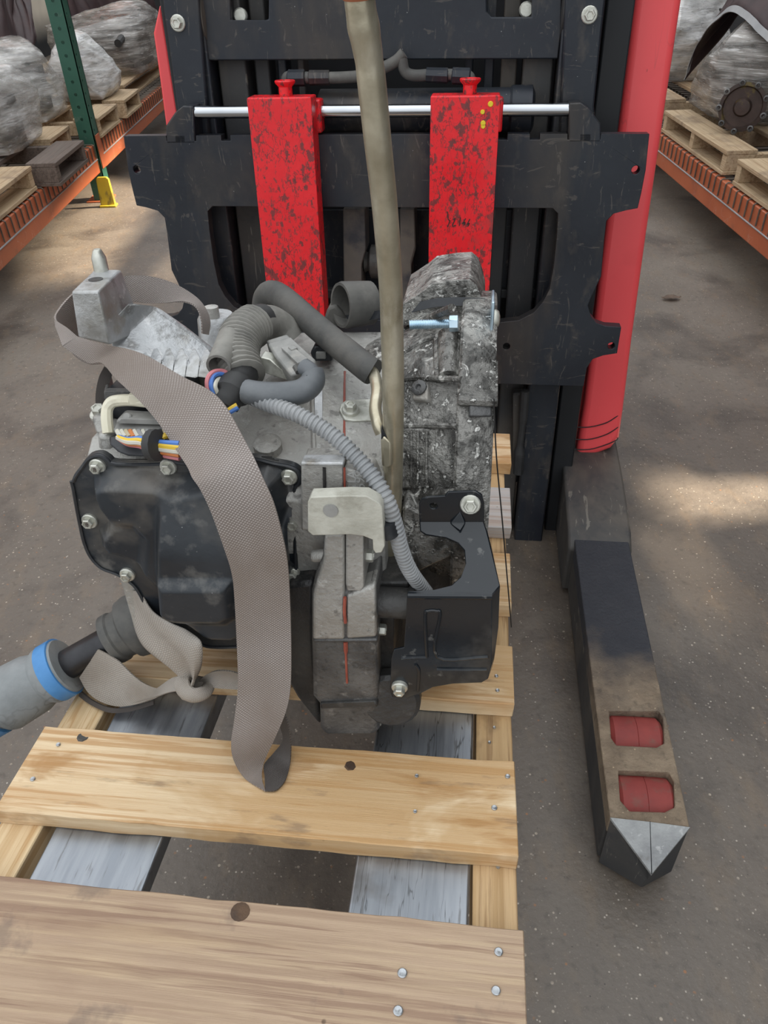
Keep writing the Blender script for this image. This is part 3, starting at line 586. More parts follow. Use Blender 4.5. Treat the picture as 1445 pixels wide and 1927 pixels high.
# housing top lobe, ledge, bosses and ribs on the bell
obj('housing_lobe', pxprism([(752, 590), (758, 572), (795, 548), (812, 534), (850, 528), (884, 526), (897, 537), (906, 560), (912, 585), (912, 610), (752, 612)], .76, .86), 'cast_alu_oily', tr, .006, 3)
lp, _ = hit(900, 742)
obj('flange_ledge', prism([V((-.0105, lp.y-.012, lp.z)), V((.0245, lp.y-.012, lp.z)), V((.0245, lp.y+.05, lp.z+.012)), V((-.0105, lp.y+.05, lp.z+.012))], [V((-.0105, lp.y-.012, lp.z-.006)), V((.0245, lp.y-.012, lp.z-.006)), V((.0245, lp.y+.05, lp.z-.03)), V((-.0105, lp.y+.05, lp.z-.03))]), 'cast_alu_oily', tr, .001)
for pts in ([(882, 752), (924, 752), (925, 785), (882, 785)],):
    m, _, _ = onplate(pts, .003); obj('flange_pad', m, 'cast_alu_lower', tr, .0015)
m, _, _ = onplate([(748, 806), (822, 806), (818, 918), (748, 920)], .0035); obj('ribbed_pad', m, 'cast_alu_oily', tr, .0015)
for x in (764, 778, 790, 806): obj('pad_rib', drape([(x, 812), (x-.5, 912)], .0012, 6, 4, .0038), 'cast_alu_oily', tr)
m, _, _ = onplate([(781, 735), (787, 722), (800, 720), (809, 728), (810, 758), (780, 757)], .006); obj('breather_boss', m, 'cast_alu', tr, .002)
p, n_ = hit(794, 735, .006); obj('boss_screw', lathe(p, n_, [(-.002, .0075), (.002, .0075), (.003, .006), (.003, .003), (.001, .002)], 14), 'cast_alu_lower', tr)
for pts, r in (([(742, 716), (800, 712), (868, 714)], .003), ([(745, 803), (800, 801), (860, 803)], .003), ([(860, 620), (858, 680), (858, 715)], .004), ([(822, 640), (824, 700), (830, 715)], .004), ([(742, 634), (790, 607), (850, 580)], .004), ([(742, 676), (790, 645), (825, 632)], .003), ([(822, 806), (820, 930)], .0025), ([(745, 930), (800, 934), (858, 930)], .006)):
    obj('casting_rib', drape(pts, r, 8, 8, 0), 'cast_alu_oily', tr)
for x0, x1, y0, y1 in ((832, 856, 630, 712),):
    p0, n_ = hit((x0+x1)/2, y0); p1, _ = hit((x0+x1)/2, y1); obj('bolt_barrel', tube([p0, p1], .0105, 14), 'cast_alu_oily', tr)
# zinc bolt and washer through the flange
p = hit(872, 608)[0]; b_ = p.y-.012
q0, q1 = P(771, 611, b_), P(847, 609, b_)
zb = obj('zinc_bolt', corrug([q0, q1], .0042, .0016, .0004, 12), 'zinc', tr); obj('nut', lathe(q1, q1-q0, [(-.001, .0075), (.0075, .0075)], 6, .5), 'zinc', zb, .0006)
p = P(923, 592, b_+.02); obj('washer_plate', box(p[0], p[0]+.003, p[1]-.018, p[1]+.018, p[2]-.016, p[2]+.018), 'zinc', zb, .001); obj('bolt_head', lathe(p+V((.003, 0, -.004)), (1, 0, 0), [(0, .009), (.002, .009), (.005, .007), (.006, .003)], 18), 'bolt_steel', zb)
# black cable tie over the housing
ct = [P(*q) for q in ((545, 640, .82), (600, 618, .82), (640, 608, .81), (700, 600, .79), (760, 590, .77), (800, 580, .76))]+[P(830, 575, .755), P(870, 574, .755), P(912, 576, .755)]
up = V((0, .35, .9)).normalized()
obj('cable_tie', ribbon([p+up*.0045+V((0, -.003, .004)) for p in ct], [p-up*.0035+V((0, -.004, .004)) for p in ct], .0014, 3, 5), 'plastic_black', tr)
# side bolts / seams on the front of the case
obj('seam_bead', drape([(649, 700), (648, 760), (648, 830), (648, 870)], .0012, 6, 6), 'red_sealant', tr)
obj('seam_ridge', drape([(587, 690), (588, 760), (590, 830), (592, 872)], .0022, 6, 6), 'cast_alu', tr)
m, _, _ = onplate([(592, 735), (607, 735), (607, 800), (592, 800)], .0025); obj('case_pad', m, 'cast_alu_bright', tr, .001)
obj('front_panel', pxprism([(566, 874), (645, 874), (646, 936), (646, 1000), (566, 1000)], .531, .56), 'cast_alu', tr, .002)
obj('front_panel', pxprism([(647, 880), (700, 892), (712, 920), (714, 1000), (647, 1000)], .533, .56), 'cast_alu', tr, .002)
obj('panel_lip', pxprism([(566, 871), (646, 871), (646, 877), (566, 877)], .526, .54), 'cast_alu_bright', tr, .001)
obj('seam_bead', tube([P(648, 880, .531), P(649, 936, .531)], .001, 6), 'red_sealant', tr)
obj('panel_groove', tube([P(610, 880, .5305), P(611, 936, .5305)], .0015, 6), 'cast_alu_shadow', tr)
# etched numbers, reading upwards
def letters(txt, px, py, b, size, parent):
    cu = bpy.data.curves.new('t', 'FONT'); cu.body = txt; cu.size = size; cu.extrude = .0002; cu.resolution_u = 3
    o = bpy.data.objects.new('t', cu); COL.objects.link(o); dg = bpy.context.evaluated_depsgraph_get(); me = o.evaluated_get(dg).to_mesh()
    p0 = P(px, py, b); m = MB(); m.add([p0+V((-v.co.y, -v.co.z, v.co.x)) for v in me.vertices], [tuple(f.vertices) for f in me.polygons])
    bpy.data.objects.remove(o); return obj('stamped_number', m, 'etch', parent)
letters('00698', 688, 946, .5325, .0125, tr); letters('G1A', 673, 930, .5325, .012, tr)
p, n_ = hit(505, 846, 0); obj('core_plug', lathe(p, n_, [(-.003, .0125), (.008, .0125), (.0095, .010)], 18), 'cast_alu', tr)
# front gear cover
GB = .517
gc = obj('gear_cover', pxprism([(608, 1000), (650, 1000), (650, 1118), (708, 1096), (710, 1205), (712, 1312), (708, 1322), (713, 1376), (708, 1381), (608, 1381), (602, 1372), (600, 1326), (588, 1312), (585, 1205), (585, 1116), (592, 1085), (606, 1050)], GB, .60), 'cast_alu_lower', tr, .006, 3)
obj('upper_lug', pxprism([(650, 1000), (684, 1000), (685, 1104), (680, 1112), (652, 1112), (650, 1100)], GB-.002, .57), 'cast_alu', tr, .002)
obj('upper_pad', pxprism([(610, 1004), (648, 1004), (648, 1120), (648, 1205), (588, 1205), (588, 1118), (608, 1050)], GB-.0025, .54), 'cast_alu', gc, .003, 3)
obj('right_pad', pxprism([(652, 1120), (706, 1100), (708, 1200), (652, 1204)], GB-.0025, .54), 'cast_alu', gc, .003, 3)
obj('seam_bead', tube(cr([P(649, 1124, GB-.003), P(648, 1150, GB-.003), P(650, 1172, GB-.003)], 4), .0016, 6), 'red_sealant', gc)
obj('seam_bead', tube(cr([P(650, 1208, GB-.0005), P(651, 1240, GB-.0005), P(653, 1285, GB-.0005)], 4), [.0022]*3+[.0012]*6, 6), 'red_sealant', gc)
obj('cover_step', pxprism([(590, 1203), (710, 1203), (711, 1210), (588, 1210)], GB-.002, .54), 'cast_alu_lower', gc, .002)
obj('cover_foot', pxprism([(602, 1324), (708, 1320), (712, 1330), (602, 1334)], GB-.003, .56), 'cast_alu_shadow', gc, .002)
obj('dowel_nub', lathe(P(598, 1046, .528), (-1, -.2, 0), [(-.01, .006), (.004, .0055), (.006, .004)], 12), 'cast_alu', tr)
for x, y, r in ((684, 1045, .009), (709, 1184, .0085), (712, 1299, .0095), (714, 1352, .008)):
    bolt(tr, P(x, y, GB+.018), (1, 0, 0), r, 'flange_bolt', hex_h=.010)
p0 = P(706, 1132, GB+.02); obj('shaft_boss', lathe(p0, (1, 0, 0), [(0, .0145), (.03, .0145), (.031, .0165), (.036, .0165), (.036, .009)], 20), 'cast_alu_shadow', tr)
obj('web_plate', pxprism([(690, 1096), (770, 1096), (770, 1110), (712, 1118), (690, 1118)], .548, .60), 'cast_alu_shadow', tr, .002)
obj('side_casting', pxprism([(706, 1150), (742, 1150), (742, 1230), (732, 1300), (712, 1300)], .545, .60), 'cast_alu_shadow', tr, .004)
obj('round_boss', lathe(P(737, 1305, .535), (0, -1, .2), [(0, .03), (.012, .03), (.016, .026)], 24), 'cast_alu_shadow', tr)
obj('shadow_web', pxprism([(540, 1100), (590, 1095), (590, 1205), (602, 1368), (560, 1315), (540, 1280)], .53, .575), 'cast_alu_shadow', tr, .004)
obj('brace_arm', prism([P(765, 950, .585), P(865, 1010, .585), P(865, 1040, .585), P(770, 1085, .585), P(757, 1080, .585), P(757, 955, .585)], [P(765, 950, .585)+V((0, .03, 0)), P(865, 1010, .585)+V((0, .03, 0)), P(865, 1040, .585)+V((0, .03, 0)), P(770, 1085, .585)+V((0, .03, 0)), P(757, 1080, .585)+V((0, .03, 0)), P(757, 955, .585)+V((0, .03, 0))]), 'cast_alu_oily', tr, .004)
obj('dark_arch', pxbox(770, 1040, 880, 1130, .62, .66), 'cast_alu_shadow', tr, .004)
# beige cover bracket with a round plug
cb = obj('cover_bracket', pxprism([(579, 945), (584, 936), (655, 933), (690, 934), (712, 946), (719, 955), (724, 1028), (718, 1040), (706, 1041), (702, 1034), (701, 1016), (683, 1009), (660, 1006), (588, 1008), (579, 1000)], .503, .517), 'cover_beige', tr, .005, 3)
obj('round_plug', lathe(P(622, 961, .5025), (0, -1, 0), [(0, .0062), (.0006, .006), (.0008, .003)], 18), 'plastic_grey', cb)
# ---- oil pan: flat flange and pressed bulges
PBF = .546
pout = [(135, 904), (152, 876), (168, 857), (190, 853), (206, 862), (220, 869), (300, 869), (308, 862), (326, 861), (340, 868), (400, 866), (470, 859), (515, 868), (546, 874), (563, 883), (569, 899), (566, 912), (558, 921), (559, 958), (570, 972), (571, 988), (562, 1002), (559, 1021), (560, 1090), (550, 1104), (530, 1110), (515, 1150), (500, 1200), (480, 1216), (440, 1219), (398, 1219), (376, 1212), (352, 1190), (324, 1172), (294, 1160), (273, 1139), (255, 1108), (238, 1092), (218, 1081), (190, 1070), (169, 1049), (156, 1021), (148, 987), (140, 945)]
po = [V((p_[0], p_[1], 0)) for p_ in pb(pout, PBF)]; po2 = [(p_.x, p_.y) for p_ in cr(po, 3, True)]
pan = obj('oil_pan', plate(po2, [], lambda u, v, w: V((u, w, v)), PBF, PBF+.006), 'pan_black', tr, .0012)
obj('pan_rim', tube([V((u, PBF-.001, v)) for u, v in inset(po2, .0018)]+[V((po2[0][0], PBF-.001, po2[0][1]))], .0016, 6), 'plastic_black', pan)
def pbf(pts): return [ac(x, y, PBF-.012-.024*sm((y-1040)/120)) for x, y in pts]
bul = pbf([(162, 905), (178, 893), (205, 888), (290, 892), (330, 902), (400, 892), (500, 884), (530, 900), (534, 930), (540, 955), (530, 990), (535, 1030), (535, 1085), (510, 1130), (495, 1200), (445, 1216), (398, 1214), (376, 1206), (350, 1186), (324, 1170), (294, 1156), (276, 1136), (258, 1100), (245, 1075), (222, 1062), (196, 1052), (178, 1030), (173, 1006), (186, 990), (190, 972), (176, 955), (165, 930)])
r2 = pb([(283, 905), (300, 890), (440, 890), (545, 890), (548, 1085), (500, 1200), (440, 1216), (398, 1216), (352, 1190), (322, 1172), (296, 1150), (288, 1090)], .508)
r3 = pb([(296, 1096), (432, 1096), (438, 1160), (420, 1172), (310, 1170), (298, 1150)], .503)
r4 = pb([(170, 985), (190, 975), (255, 985), (278, 1010), (272, 1080), (240, 1066), (195, 1045), (178, 1020)], .53)
CT2 = ac(400, 905, .52)[1]
def panh(a, c):
    d = sdist((a, c), bul)
    if d < -.006: return None
    h = -.002+.024*sm((d+.002)/.016)+.020*sm((sdist((a, c), r2)+.004)/.012)*sm((CT2-c)/.075)+.008*sm((sdist((a, c), r3)+.005)/.012)
    return h-.006*sm((sdist((a, c), r4)+.004)/.012)
xs = [p_[0] for p_ in bul]; ys = [p_[1] for p_ in bul]
pm = relief((min(xs)-.008, max(xs)+.008, min(ys)-.008, max(ys)+.008), 110, 130, panh, lambda a, c: PBF)
obj('pan_bulge', pm, 'pan_black', pan, 0, 2, 80)
for x, y in ((184, 877), (317, 878), (544, 897), (551, 984), (169, 980), (240, 1081), (550, 1080)):
    bolt(pan, P(x, y, PBF-.001), (0, -1, 0), .0078, 'pan_bolt', hex_h=.0075)
def mark8(x, y):
    cu = bpy.data.curves.new('t', 'FONT'); cu.body = '8'; cu.size = .006; cu.align_x = 'CENTER'; cu.extrude = .0001; cu.resolution_u = 3
    o = bpy.data.objects.new('t', cu); COL.objects.link(o); dg = bpy.context.evaluated_depsgraph_get(); me = o.evaluated_get(dg).to_mesh()
    p0 = P(x, y, PBF-.001)+V((0, -.0068, -.0022)); m = MB().add([p0+V((v.co.x, -v.co.z, v.co.y)) for v in me.vertices], [tuple(f.vertices) for f in me.polygons]); bpy.data.objects.remove(o); obj('bolt_marking', m, 'mark_dark', pan)
mark8(184, 877); mark8(169, 980)
# ---- charging pipe with its cap
pp = [(733, 1072, .60), (737, 980, .59), (739, 900, .58), (740, 757, .563), (738, 640, .56), (735, 535, .556), (724, 389, .542), (710, 259, .53), (702, 180, .525), (694, 110, .52), (680, 26, .513), (676, -12, .511)]
path = cr([P(*q) for q in pp], 8); rs = [.0088]*len(path)
for i in range(len(rs)):
    t = i/len(rs); rs[i] += .0007*math.exp(-((t-.87)/.02)**2)-.0004*math.exp(-((t-.8)/.02)**2)
pipe = obj('filler_pipe', tube(path, rs, 24), 'pipe_olive', tr)
obj('pipe_cap', lathe(path[-3], path[-1]-path[-3], [(0, .0095), (.003, .0102), (.02, .0102), (.022, .008)], 24), 'brown_cap', pipe)
d0 = path[1]-path[0]; obj('pipe_seal', lathe(path[0]-d0*.5, d0, [(0, .0135), (.004, .0145), (.007, .0115), (.009, .0105)], 20), 'rubber_dark', pipe)
# breather tab clip hooked on the pipe
m, c_, n_ = onplate([(638, 776), (641, 765), (650, 758), (668, 756), (704, 755), (706, 795), (664, 796), (648, 794)], .003)
tb_ = obj('hose_bracket', m, 'bolt_steel', tr, .001); p, n_ = hit(660, 778, .004); bolt(tb_, p, n_, .0085, hex_h=.008)
hk = obj('tube_hook', pxprism([(722, 820), (735, 832), (738, 835), (738, 876), (733, 881), (718, 878), (716, 830)], .560, .575), 'pipe_olive', tr, .003)
obj('hook_mouth', pxprism([(717, 806), (722, 812), (736, 830), (722, 832), (717, 828)], .561, .572), 'black_deep', hk, .001)
# breather hose
hp = [(497, 600, .80), (496, 570, .80), (505, 552, .79), (522, 553, .78), (545, 570, .76), (590, 610, .72), (640, 652, .68), (690, 692, .645), (701, 700, .64)]
br = obj('breather_hose', tube(cr([P(*q) for q in hp], 8), .0125, 16), 'rubber', tr)
obj('breather_pipe', tube(cr([P(*q) for q in [(694, 695, .642), (704, 706, .635), (710, 735, .61), (706, 770, .59), (712, 800, .575), (718, 815, .572)]], 8), .0055, 12), 'pipe_olive', br)
# ---- dusty corrugated loom and its side branch
lm = obj('cable_loom', corrug(cr([P(*q) for q in [(478, 612, .69), (455, 632, .665), (446, 665, .64), (450, 690, .622), (458, 712, .61)]], 8), .0195, .0052, .0011, 18), 'loom_dusty', tr)
obj('loom_elbow', tube(cr([P(*q) for q in [(545, 640, .72), (528, 618, .72), (505, 606, .71), (478, 612, .69)]], 8), .0165, 18), 'loom_dusty', lm)
obj('loom_tape', tube(cr([P(*q) for q in [(496, 606, .705), (487, 607, .699), (479, 611, .692)]], 4), .0172, 18), 'rubber_dark', lm)
e0, e1 = P(434, 638, .645), P(411, 689, .598)
obj('loom_branch', lathe(e0, e1-e0, [(0, .012), (.02, .0112), ((e1-e0).length, .0108), ((e1-e0).length, .0085), ((e1-e0).length-.02, .008)], 18), 'loom_dusty', lm)
# black taped bundle, loose wires
obj('taped_bundle', tube(cr([P(*q) for q in [(458, 702, .615), (448, 722, .60), (436, 742, .585), (424, 762, .578)]], 5), [.014]*6+[.0155]*5+[.012]*5, 12), 'rubber_dark', tr)
def wires(par, lst, r=.002):
    for c, pts in lst: obj('wire', tube(cr([P(*q) for q in pts], 7), r, 7), 'wire_'+c, par)
wires(lm, [('pink', [(438, 708, .60), (418, 698, .598), (400, 701, .59), (390, 715, .582), (392, 735, .578), (404, 748, .577)]), ('blue', [(436, 712, .60), (416, 704, .595), (402, 708, .588), (397, 724, .58), (402, 742, .577)]), ('white', [(430, 714, .60), (412, 714, .59), (405, 726, .58), (410, 742, .578)]), ('black', [(436, 716, .597), (430, 736, .583), (420, 756, .575)]),
           ('yellow', [(446, 762, .568), (436, 768, .566), (424, 776, .563), (412, 782, .56)]), ('blue', [(448, 767, .566), (436, 774, .564), (424, 781, .561)]), ('tan', [(452, 729, .588), (460, 730, .587), (466, 732, .586)])])
# grey plug with its taped lead
cn = obj('cable_plug', prism([P(503, 646, .655), P(546, 633, .66), P(593, 676, .62), P(592, 692, .612), P(548, 707, .605), P(516, 668, .635)], [p+V((0, .012, -.022)) for p in (P(503, 646, .655), P(546, 633, .66), P(593, 676, .62), P(592, 692, .612), P(548, 707, .605), P(516, 668, .635))]), 'plastic_grey', tr, .002)
obj('plug_latch', prism([P(528, 653, .64), P(545, 646, .645), P(580, 675, .618), P(560, 684, .612)], [p+V((0, .006, -.012)) for p in (P(528, 653, .64), P(545, 646, .645), P(580, 675, .618), P(560, 684, .612))]), 'plastic_grey', cn, .001)
obj('latch_tab', prism([P(541, 652, .637), P(552, 648, .64), P(560, 654, .635), P(548, 659, .632)], [p+V((0, .006, -.010)) for p in (P(541, 652, .637), P(552, 648, .64), P(560, 654, .635), P(548, 659, .632))]), 'plastic_grey', cn, .0008)
obj('plug_shell', prism([P(500, 640, .672), P(540, 628, .68), P(560, 648, .66), P(516, 664, .65)], [p+V((0, .01, -.024)) for p in (P(500, 640, .672), P(540, 628, .68), P(560, 648, .66), P(516, 664, .65))]), 'plastic_grey', cn, .002)
for dx in (0, 12, 24): obj('cable_seal', tube([P(556+dx, 690-dx*.3, .603), P(562+dx*.8, 700-dx*.3, .598)], .003, 8), 'rubber', cn)
obj('taped_lead', tube(cr([P(*q) for q in [(572, 690, .602), (585, 700, .596), (588, 718, .59), (568, 736, .583), (530, 742, .578), (490, 741, .578), (464, 737, .582)]], 8), [.0075]*10+[.0105]*39, 14), 'tape_grey', cn)
obj('plug_stay', pxprism([(490, 672), (508, 676), (545, 708), (540, 716), (490, 700)], .63, .645), 'bolt_steel', cn, .001)
# small black socket by the loom, ring clamp and rusty bracket
sk_ = obj('sensor_socket', pxprism([(583, 665), (590, 652), (612, 652), (624, 662), (626, 680), (590, 680)], .70, .73), 'plastic_black', tr, .002); obj('socket_face', pxprism([(594, 663), (612, 663), (613, 676), (594, 676)], .697, .705), 'plastic_grey', sk_, .001)
rc = P(672, 572, .80); dd = V((-.75, -.55, .1)).normalized()
obj('hose_collar', lathe(rc+dd*-.02, dd, [(0, .017), (.004, .023), (.036, .0245), (.04, .0235), (.04, .0205), (.01, .0185), (.006, .003)], 24), 'rubber', tr)
obj('collar_stay', pxprism([(608, 606), (616, 580), (630, 574), (640, 585), (652, 600), (652, 612), (612, 620)], .80, .83), 'rubber', tr, .003)
# small grey corrugated conduit with a clip
cp = [(462, 742, .583), (500, 758, .572), (560, 780, .558), (620, 815, .547), (665, 855, .537), (700, 895, .528), (727, 940, .52), (742, 985, .52), (755, 1035, .525), (772, 1075, .535), (802, 1116, .555)]
cdt = obj('conduit', corrug(cr([P(*q) for q in cp], 10), .0066, .0042, .0006, 14), 'loom_grey', tr)
obj('conduit_clip', lathe(P(737, 1000, .516)+V((-.004, 0, .004)), P(748, 1010, .52)-P(742, 985, .52), [(-.006, .0072), (-.006, .0085), (.008, .0085), (.008, .0072)], 16), 'plastic_black', cdt); obj('clip_foot', pxbox(723, 993, 737, 1012, .515, .535), 'plastic_black', cdt, .001)
# ---- black sheet metal guard
def slope(pts, y0, y1, b0, b1, th=V((0, .0012, -.0022))):
    f = [P(x, y, b0+(b1-b0)*max(0, min(1, (y-y0)/(y1-y0)))) for x, y in pts]; return prism(f, [p+th for p in f])
gd = obj('guard_bracket', slope([(789, 982), (910, 982), (916, 1000), (941, 1102), (926, 1119), (767, 1119), (768, 1113), (815, 1110), (848, 1102), (868, 1084), (876, 1062), (874, 1036), (862, 1021), (838, 1011), (800, 1005), (790, 998)], 985, 1119, .567, .513), 'guard_black', tr, .0007)
obj('guard_tab', plate(pb([(788, 948), (793, 939), (804, 936), (837, 934), (842, 927), (895, 925), (907, 932), (911, 948), (911, 984), (789, 984)], .567), [circ(ac(816, 952, .567), .0032)], lambda u, v, w: V((u, w, v)), .567, .570), 'guard_black', gd, .0007)
gbolt = bolt(gd, P(885, 949, .566), (0, -1, .25), .0095, hex_h=.008)
obj('guard_face', plate(pb([(766, 1119), (926, 1121), (925, 1250), (918, 1278), (906, 1285), (850, 1287), (815, 1293), (790, 1306), (765, 1314), (738, 1312), (734, 1300), (736, 1240), (741, 1223), (760, 1219), (764, 1160)], .513), [], lambda u, v, w: V((u, w, v)), .513, .5155), 'guard_black', gd, .0007)
fs_ = [P(926, 1120, .513), P(941, 1103, .520), P(938, 1180, .530), P(930, 1240, .530), P(924, 1262, .53), P(918, 1278, .513), P(925, 1250, .513)]
obj('guard_side', prism(fs_, [p+V((-.0015, .002, 0)) for p in fs_]), 'guard_black', gd, .0006)
ga, gb_ = P(917, 1000, .56), P(941, 1104, .52)
obj('guard_edge', prism([P(911, 984, .567), ga, gb_, P(938, 1140, .525), P(925, 1030, .575)], [p+V((-.001, .003, 0)) for p in (P(911, 984, .567), ga, gb_, P(938, 1140, .525), P(925, 1030, .575))]), 'guard_black', gd)
obj('guard_fold', tube([P(768, 1120, .5145), P(926, 1121, .5145)], .0035, 10), 'guard_black', gd)
for pts in ([(803, 1236), (800, 1160), (806, 1150), (822, 1150), (828, 1158), (823, 1236), (918, 1236)], [(755, 1238), (780, 1237), (803, 1236)], [(916, 1260), (822, 1259)], [(786, 1300), (788, 1262), (782, 1250)]):
    obj('pressed_rib', tube(cr([P(x, y, .5128) for x, y in pts], 5), .0016, 8), 'guard_black', gd)
obj('guard_gusset', prism([P(866, 962, .5665), P(846, 985, .564), P(866, 1000, .557), P(876, 985, .564)], [p+V((0, .003, 0)) for p in (P(866, 962, .5665), P(846, 985, .564), P(866, 1000, .557), P(876, 985, .564))]), 'guard_black', gd, .001)
bolt(gd, P(752, 1293, .512), (0, -1, -.15), .0082, hex_h=.009)
obj('hanging_wire', tube(cr([P(929, 750, .615), P(934, 860, .61), P(945, 980, .605), P(957, 1120, .60), P(962, 1180, .60)], 8), .0007, 5), 'wire_black', tr)
# ---- bright alloy mount arm, fins, boss (upper left)
b_ = .625; f0 = [P(134, 548, b_), P(185, 548, b_), P(207, 650, b_), P(147, 636, b_)]
ctop = f0[0][2]; back = [P(177, 505, .69), P(226, 499, .69), P(242, 560, .69), P(190, 600, .69)]
for p in back[:2]: p.z = ctop
mt = obj('mount_arm', prism([P(203, 655, .64), P(208, 600, .64), P(240, 566, .66), P(290, 572, .70), P(345, 610, .70), P(402, 655, .70), P(398, 705, .66), P(330, 690, .645), P(260, 668, .64)], [p+V((0, .06, -.05)) for p in (P(203, 655, .64), P(208, 600, .64), P(240, 566, .66), P(290, 572, .70), P(345, 610, .70), P(402, 655, .70), P(398, 705, .66), P(330, 690, .645), P(260, 668, .64))]), 'cast_alu_bright', tr, .006, 3)
obj('mount_block', loft([f0, [V((back[0].x, back[0].y, ctop)), V((back[1].x, back[1].y, ctop)), V((f0[2].x+.005, .69, f0[2].z-.01)), V((f0[3].x+.005, .69, f0[3].z-.01))]]), 'cast_alu_bright', mt, .002)
obj('locating_pin', lathe(PC(191, 509, ctop), (0, 0, 1), [(-.004, .0068), (.012, .0066), (.0185, .004), (.0195, .003)], 20), 'bolt_steel', mt)
pz = PC(180, 526, ctop); obj('pin_hole', lathe(pz, (0, 0, 1), [(-.002, .0065), (.0004, .0065), (.0002, .005)], 14), 'cast_alu_shadow', mt)
obj('block_foot', prism([P(212, 585, .675), P(246, 558, .69), P(228, 590, .66), P(210, 592, .66)], [p+V((0, .006, -.01)) for p in (P(212, 585, .675), P(246, 558, .69), P(228, 590, .66), P(210, 592, .66))]), 'cast_alu_bright', mt, .002)
for i, x in enumerate((242, 265, 290, 314, 338, 362, 386)):
    y = 654+i*.5; q = [P(x, y, .66), P(x+9, y+18, .635), P(x+5, y+55, .61), P(x-14, y+52, .61), P(x-10, y+24, .635)]
    obj('cooling_fin', prism(q, [p+V((.0022, .002, 0)) for p in q]), 'cast_alu_bright', tr, .0006)
obj('fin_base', pxprism([(232, 700), (240, 668), (400, 690), (396, 752), (300, 752)], .662, .70), 'cast_alu', tr, .003)
bp_ = P(413, 640, .80); obj('round_post', lathe(bp_-V((0, 0, .02)), (0, 0, 1), [(0, .024), (.045, .021), (.05, .018)], 20), 'cast_alu_bright', tr); obj('post_nub', lathe(P(398, 584, .79)-V((0, 0, .01)), (0, 0, 1), [(0, .008), (.014, .0078), (.015, .004)], 12), 'cast_alu', tr)
# ---- control unit socket with cream lever, wires and black cover (left)
cu_ = obj('control_unit', pxprism([(195, 738), (330, 738), (345, 800), (205, 800)], .60, .66), 'plastic_black', tr, .002)
obj('unit_wall', pxprism([(195, 737), (300, 737), (300, 751), (195, 751)], .598, .606), 'cast_alu_lower', cu_, .001); 
obj('unit_rim', prism([P(195, 737, .60), P(203, 703, .655), P(209, 703, .655), P(201, 737, .60)], [p+V((0, 0, -.012)) for p in (P(195, 737, .60), P(203, 703, .655), P(209, 703, .655), P(201, 737, .60))]), 'cast_alu_lower', cu_, .001)
obj('lock_lever', tube(cr([P(*q) for q in [(204, 815, .566), (201, 790, .572), (202, 770, .578), (209, 758, .58), (222, 754, .582), (245, 753, .582), (275, 756, .58), (300, 758, .578)]], 6), .0052, 10), 'plastic_cream', cu_)
obj('lever_pad', pxprism([(238, 745), (254, 743), (290, 752), (290, 764), (240, 762)], .576, .59), 'plastic_cream', cu_, .0015)
pl = obj('wire_plug', prism([P(210, 810, .562), P(218, 788, .578), P(235, 770, .592), P(320, 775, .592), P(322, 812, .562)], [p+V((0, .01, -.022)) for p in (P(210, 810, .562), P(218, 788, .578), P(235, 770, .592), P(320, 775, .592), P(322, 812, .562))]), 'plastic_grey', cu_, .003)
obj('plug_ridge', pxprism([(216, 797), (222, 788), (318, 790), (320, 800)], .566, .58), 'plastic_grey', pl, .002); obj('plug_knob', lathe(P(242, 788, .572), (0, -.6, .8), [(0, .0042), (.004, .0042), (.005, .003)], 12), 'plastic_grey', pl)
obj('cover_tray', prism([P(203, 822, .558), P(322, 826, .552), P(330, 850, .545), P(312, 862, .541), P(240, 860, .541), P(220, 852, .543), P(205, 838, .55)], [p+V((0, .018, -.004)) for p in (P(203, 822, .558), P(322, 826, .552), P(330, 850, .545), P(312, 862, .541), P(240, 860, .541), P(220, 852, .543), P(205, 838, .55))]), 'plastic_black', cu_, .003)
cols = ['white', 'white', 'tan', 'orange', 'white', 'grey', 'white', 'grey', 'tan', 'grey', 'black', 'tan']
wires(pl, [(c, [(221+8*i, 811, .558), (224+8*i, 817, .553), (228+8*i, 823, .549)]) for i, c in enumerate(cols)], .0022)
tw_ = lambda dy, db, x1=338: [(222, 823, .548), (240, 828+dy*.4, .543+db), (262, 827+dy*.7, .54+db), (284, 831+dy, .537+db), (300, 835+dy*1.2, .535+db), (x1, 838+dy*1.5, .532+db)]
wires(pl, [('blue', tw_(-2, 0)), ('yellow', tw_(1, .001)), ('white', tw_(5, .001)), ('orange', tw_(9, 0)), ('green', tw_(7, .001)), ('yellow', tw_(3, -.002)), ('pink', tw_(16, 0)), ('blue', tw_(13, 0)), ('orange', tw_(12, -.002)), ('white', tw_(8, -.003)), ('yellow', [(318, 818, .545), (306, 822, .542), (296, 830, .538)])], .0026)
obj('wire_tape', tube(cr([P(286, 838, .531), P(290, 838, .5305), P(296, 838, .53)], 3), .0135, 14), 'rubber_dark', pl)
lb = obj('side_lug', prism([P(170, 784, .585), P(197, 784, .585), P(200, 822, .575), P(180, 818, .578)], [p+V((0, .05, -.006)) for p in (P(170, 784, .585), P(197, 784, .585), P(200, 822, .575), P(180, 818, .578))]), 'cast_alu', tr, .003); bolt(lb, P(187, 776, .60)-V((0, 0, .002)), (0, -.25, .97), .0095, hex_h=.01)
obj('lug_post', pxprism([(181, 815), (210, 822), (214, 862), (186, 858)], .566, .60), 'cast_alu', tr, .004)

